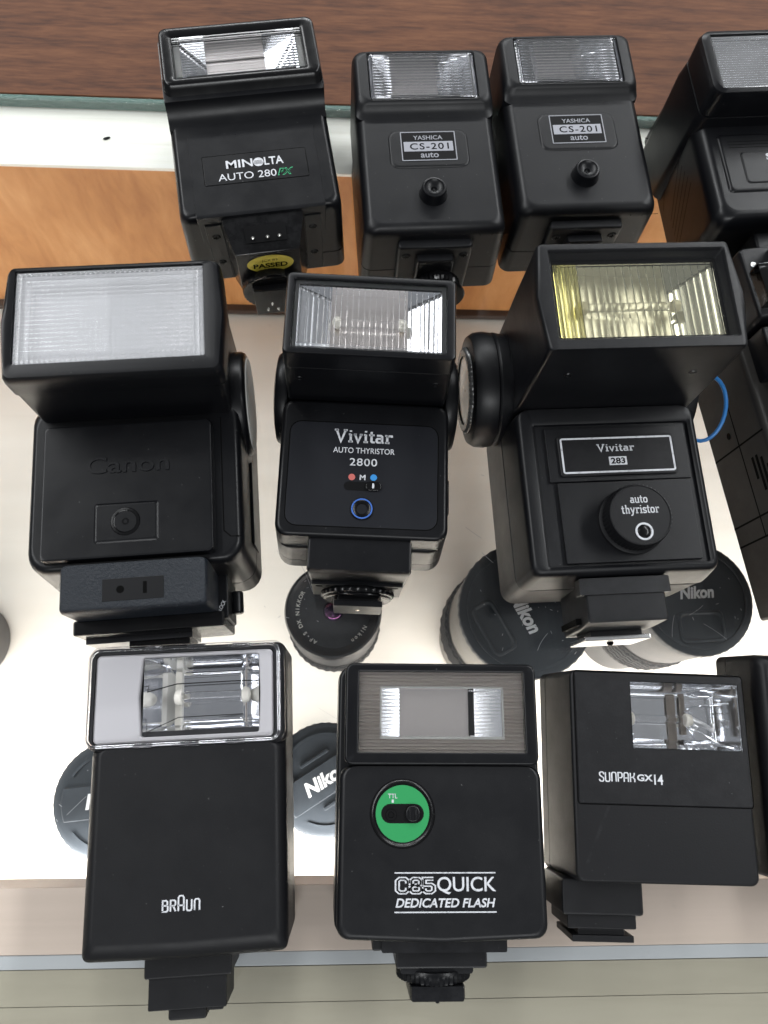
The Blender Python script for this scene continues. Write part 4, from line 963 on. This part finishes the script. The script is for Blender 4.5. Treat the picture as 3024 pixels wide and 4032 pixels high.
shelf_lens('dark capped camera lens half hidden by the silver-panelled flash', -106, -27.3, 25.6, -40, 6, 'bar')
shelf_lens('dark camera lens cut off by the left edge of the frame', -238, 58, 28.5, -62, 20, 'bar', plastic('barrel_mid_grey', (.10, .10, .10), .5))
# the open lens
t, h = shelf_lens('small uncapped camera lens with purple glints, under the blue-ringed flash', -7, 63, 25.5, -58)
MB().lathe((0, 0, h), 'z', [(25.2, -.5), (25.4, .5), (24.6, 3.0), (23.6, 3.2), (22.6, 2.4), (21.4, .8), (16.2, -1.2), (15.6, -1.0), (15.2, -2.4), (13.4, -4.5)], 72, True, True).build('front_ring', plastic('lens_ring_black', (.018, .019, .022), .35, 1500, .2), t)
def coated():
    m, nt, b = new_mat('coated_glass')
    b.inputs['Base Color'].default_value = (.012, .010, .02, 1); b.inputs['Roughness'].default_value = .04
    b.inputs['Specular IOR Level'].default_value = .8; b.inputs['Specular Tint'].default_value = (1.0, .35, .95, 1)
    return m
COAT = coated()
MB().lathe((0, 0, h), 'z', [(13.4, -4), (11, -2.4), (7, -1.1), (3, -.5), (.4, -.4)], 48, False, True).build('front_element', COAT, t)
MB().lathe((0, 0, h), 'z', [(5.6, -.9), (5.2, .6), (4.2, 1.8), (2.6, 2.7), (1, 3.1), (.2, 3.15)], 40, False, True).build('glint_dome', COAT, t)  # extra dome added on the element to catch purple lamp glints
def ring_text(txt, r, a_mid, size, z, parent):
    chars = list(txt); step = math.degrees(size*.74/r)
    a = a_mid+step*(len(chars)-1)/2
    for ch in chars:
        if ch != ' ':
            v, f = font_mesh(ch, .012); v = v.copy(); v[:, 0] -= (v[:, 0].min()+v[:, 0].max())/2
            m = MB(); th = math.radians(a-90)
            m.v = [(r*math.cos(math.radians(a))+size*(p[0]*math.cos(th)-p[1]*math.sin(th)), r*math.sin(math.radians(a))+size*(p[0]*math.sin(th)+p[1]*math.cos(th)), z) for p in v]
            m.f = f; m.m = [0]*len(f); yield m
        a -= step
def merged(ms):
    o = MB()
    for m in ms:
        b = len(o.v); o.v += m.v; o.f += [tuple(i+b for i in q) for q in m.f]; o.m += m.m
    return o
merged(ring_text('AF-S DX NIKKOR', 17.6, 195, 2.9, h+.55, t)).build('lettering', GOLD, t)
merged(ring_text('Nikon', 17.6, 318, 2.9, h+.55, t)).build('lettering', GOLD, t)
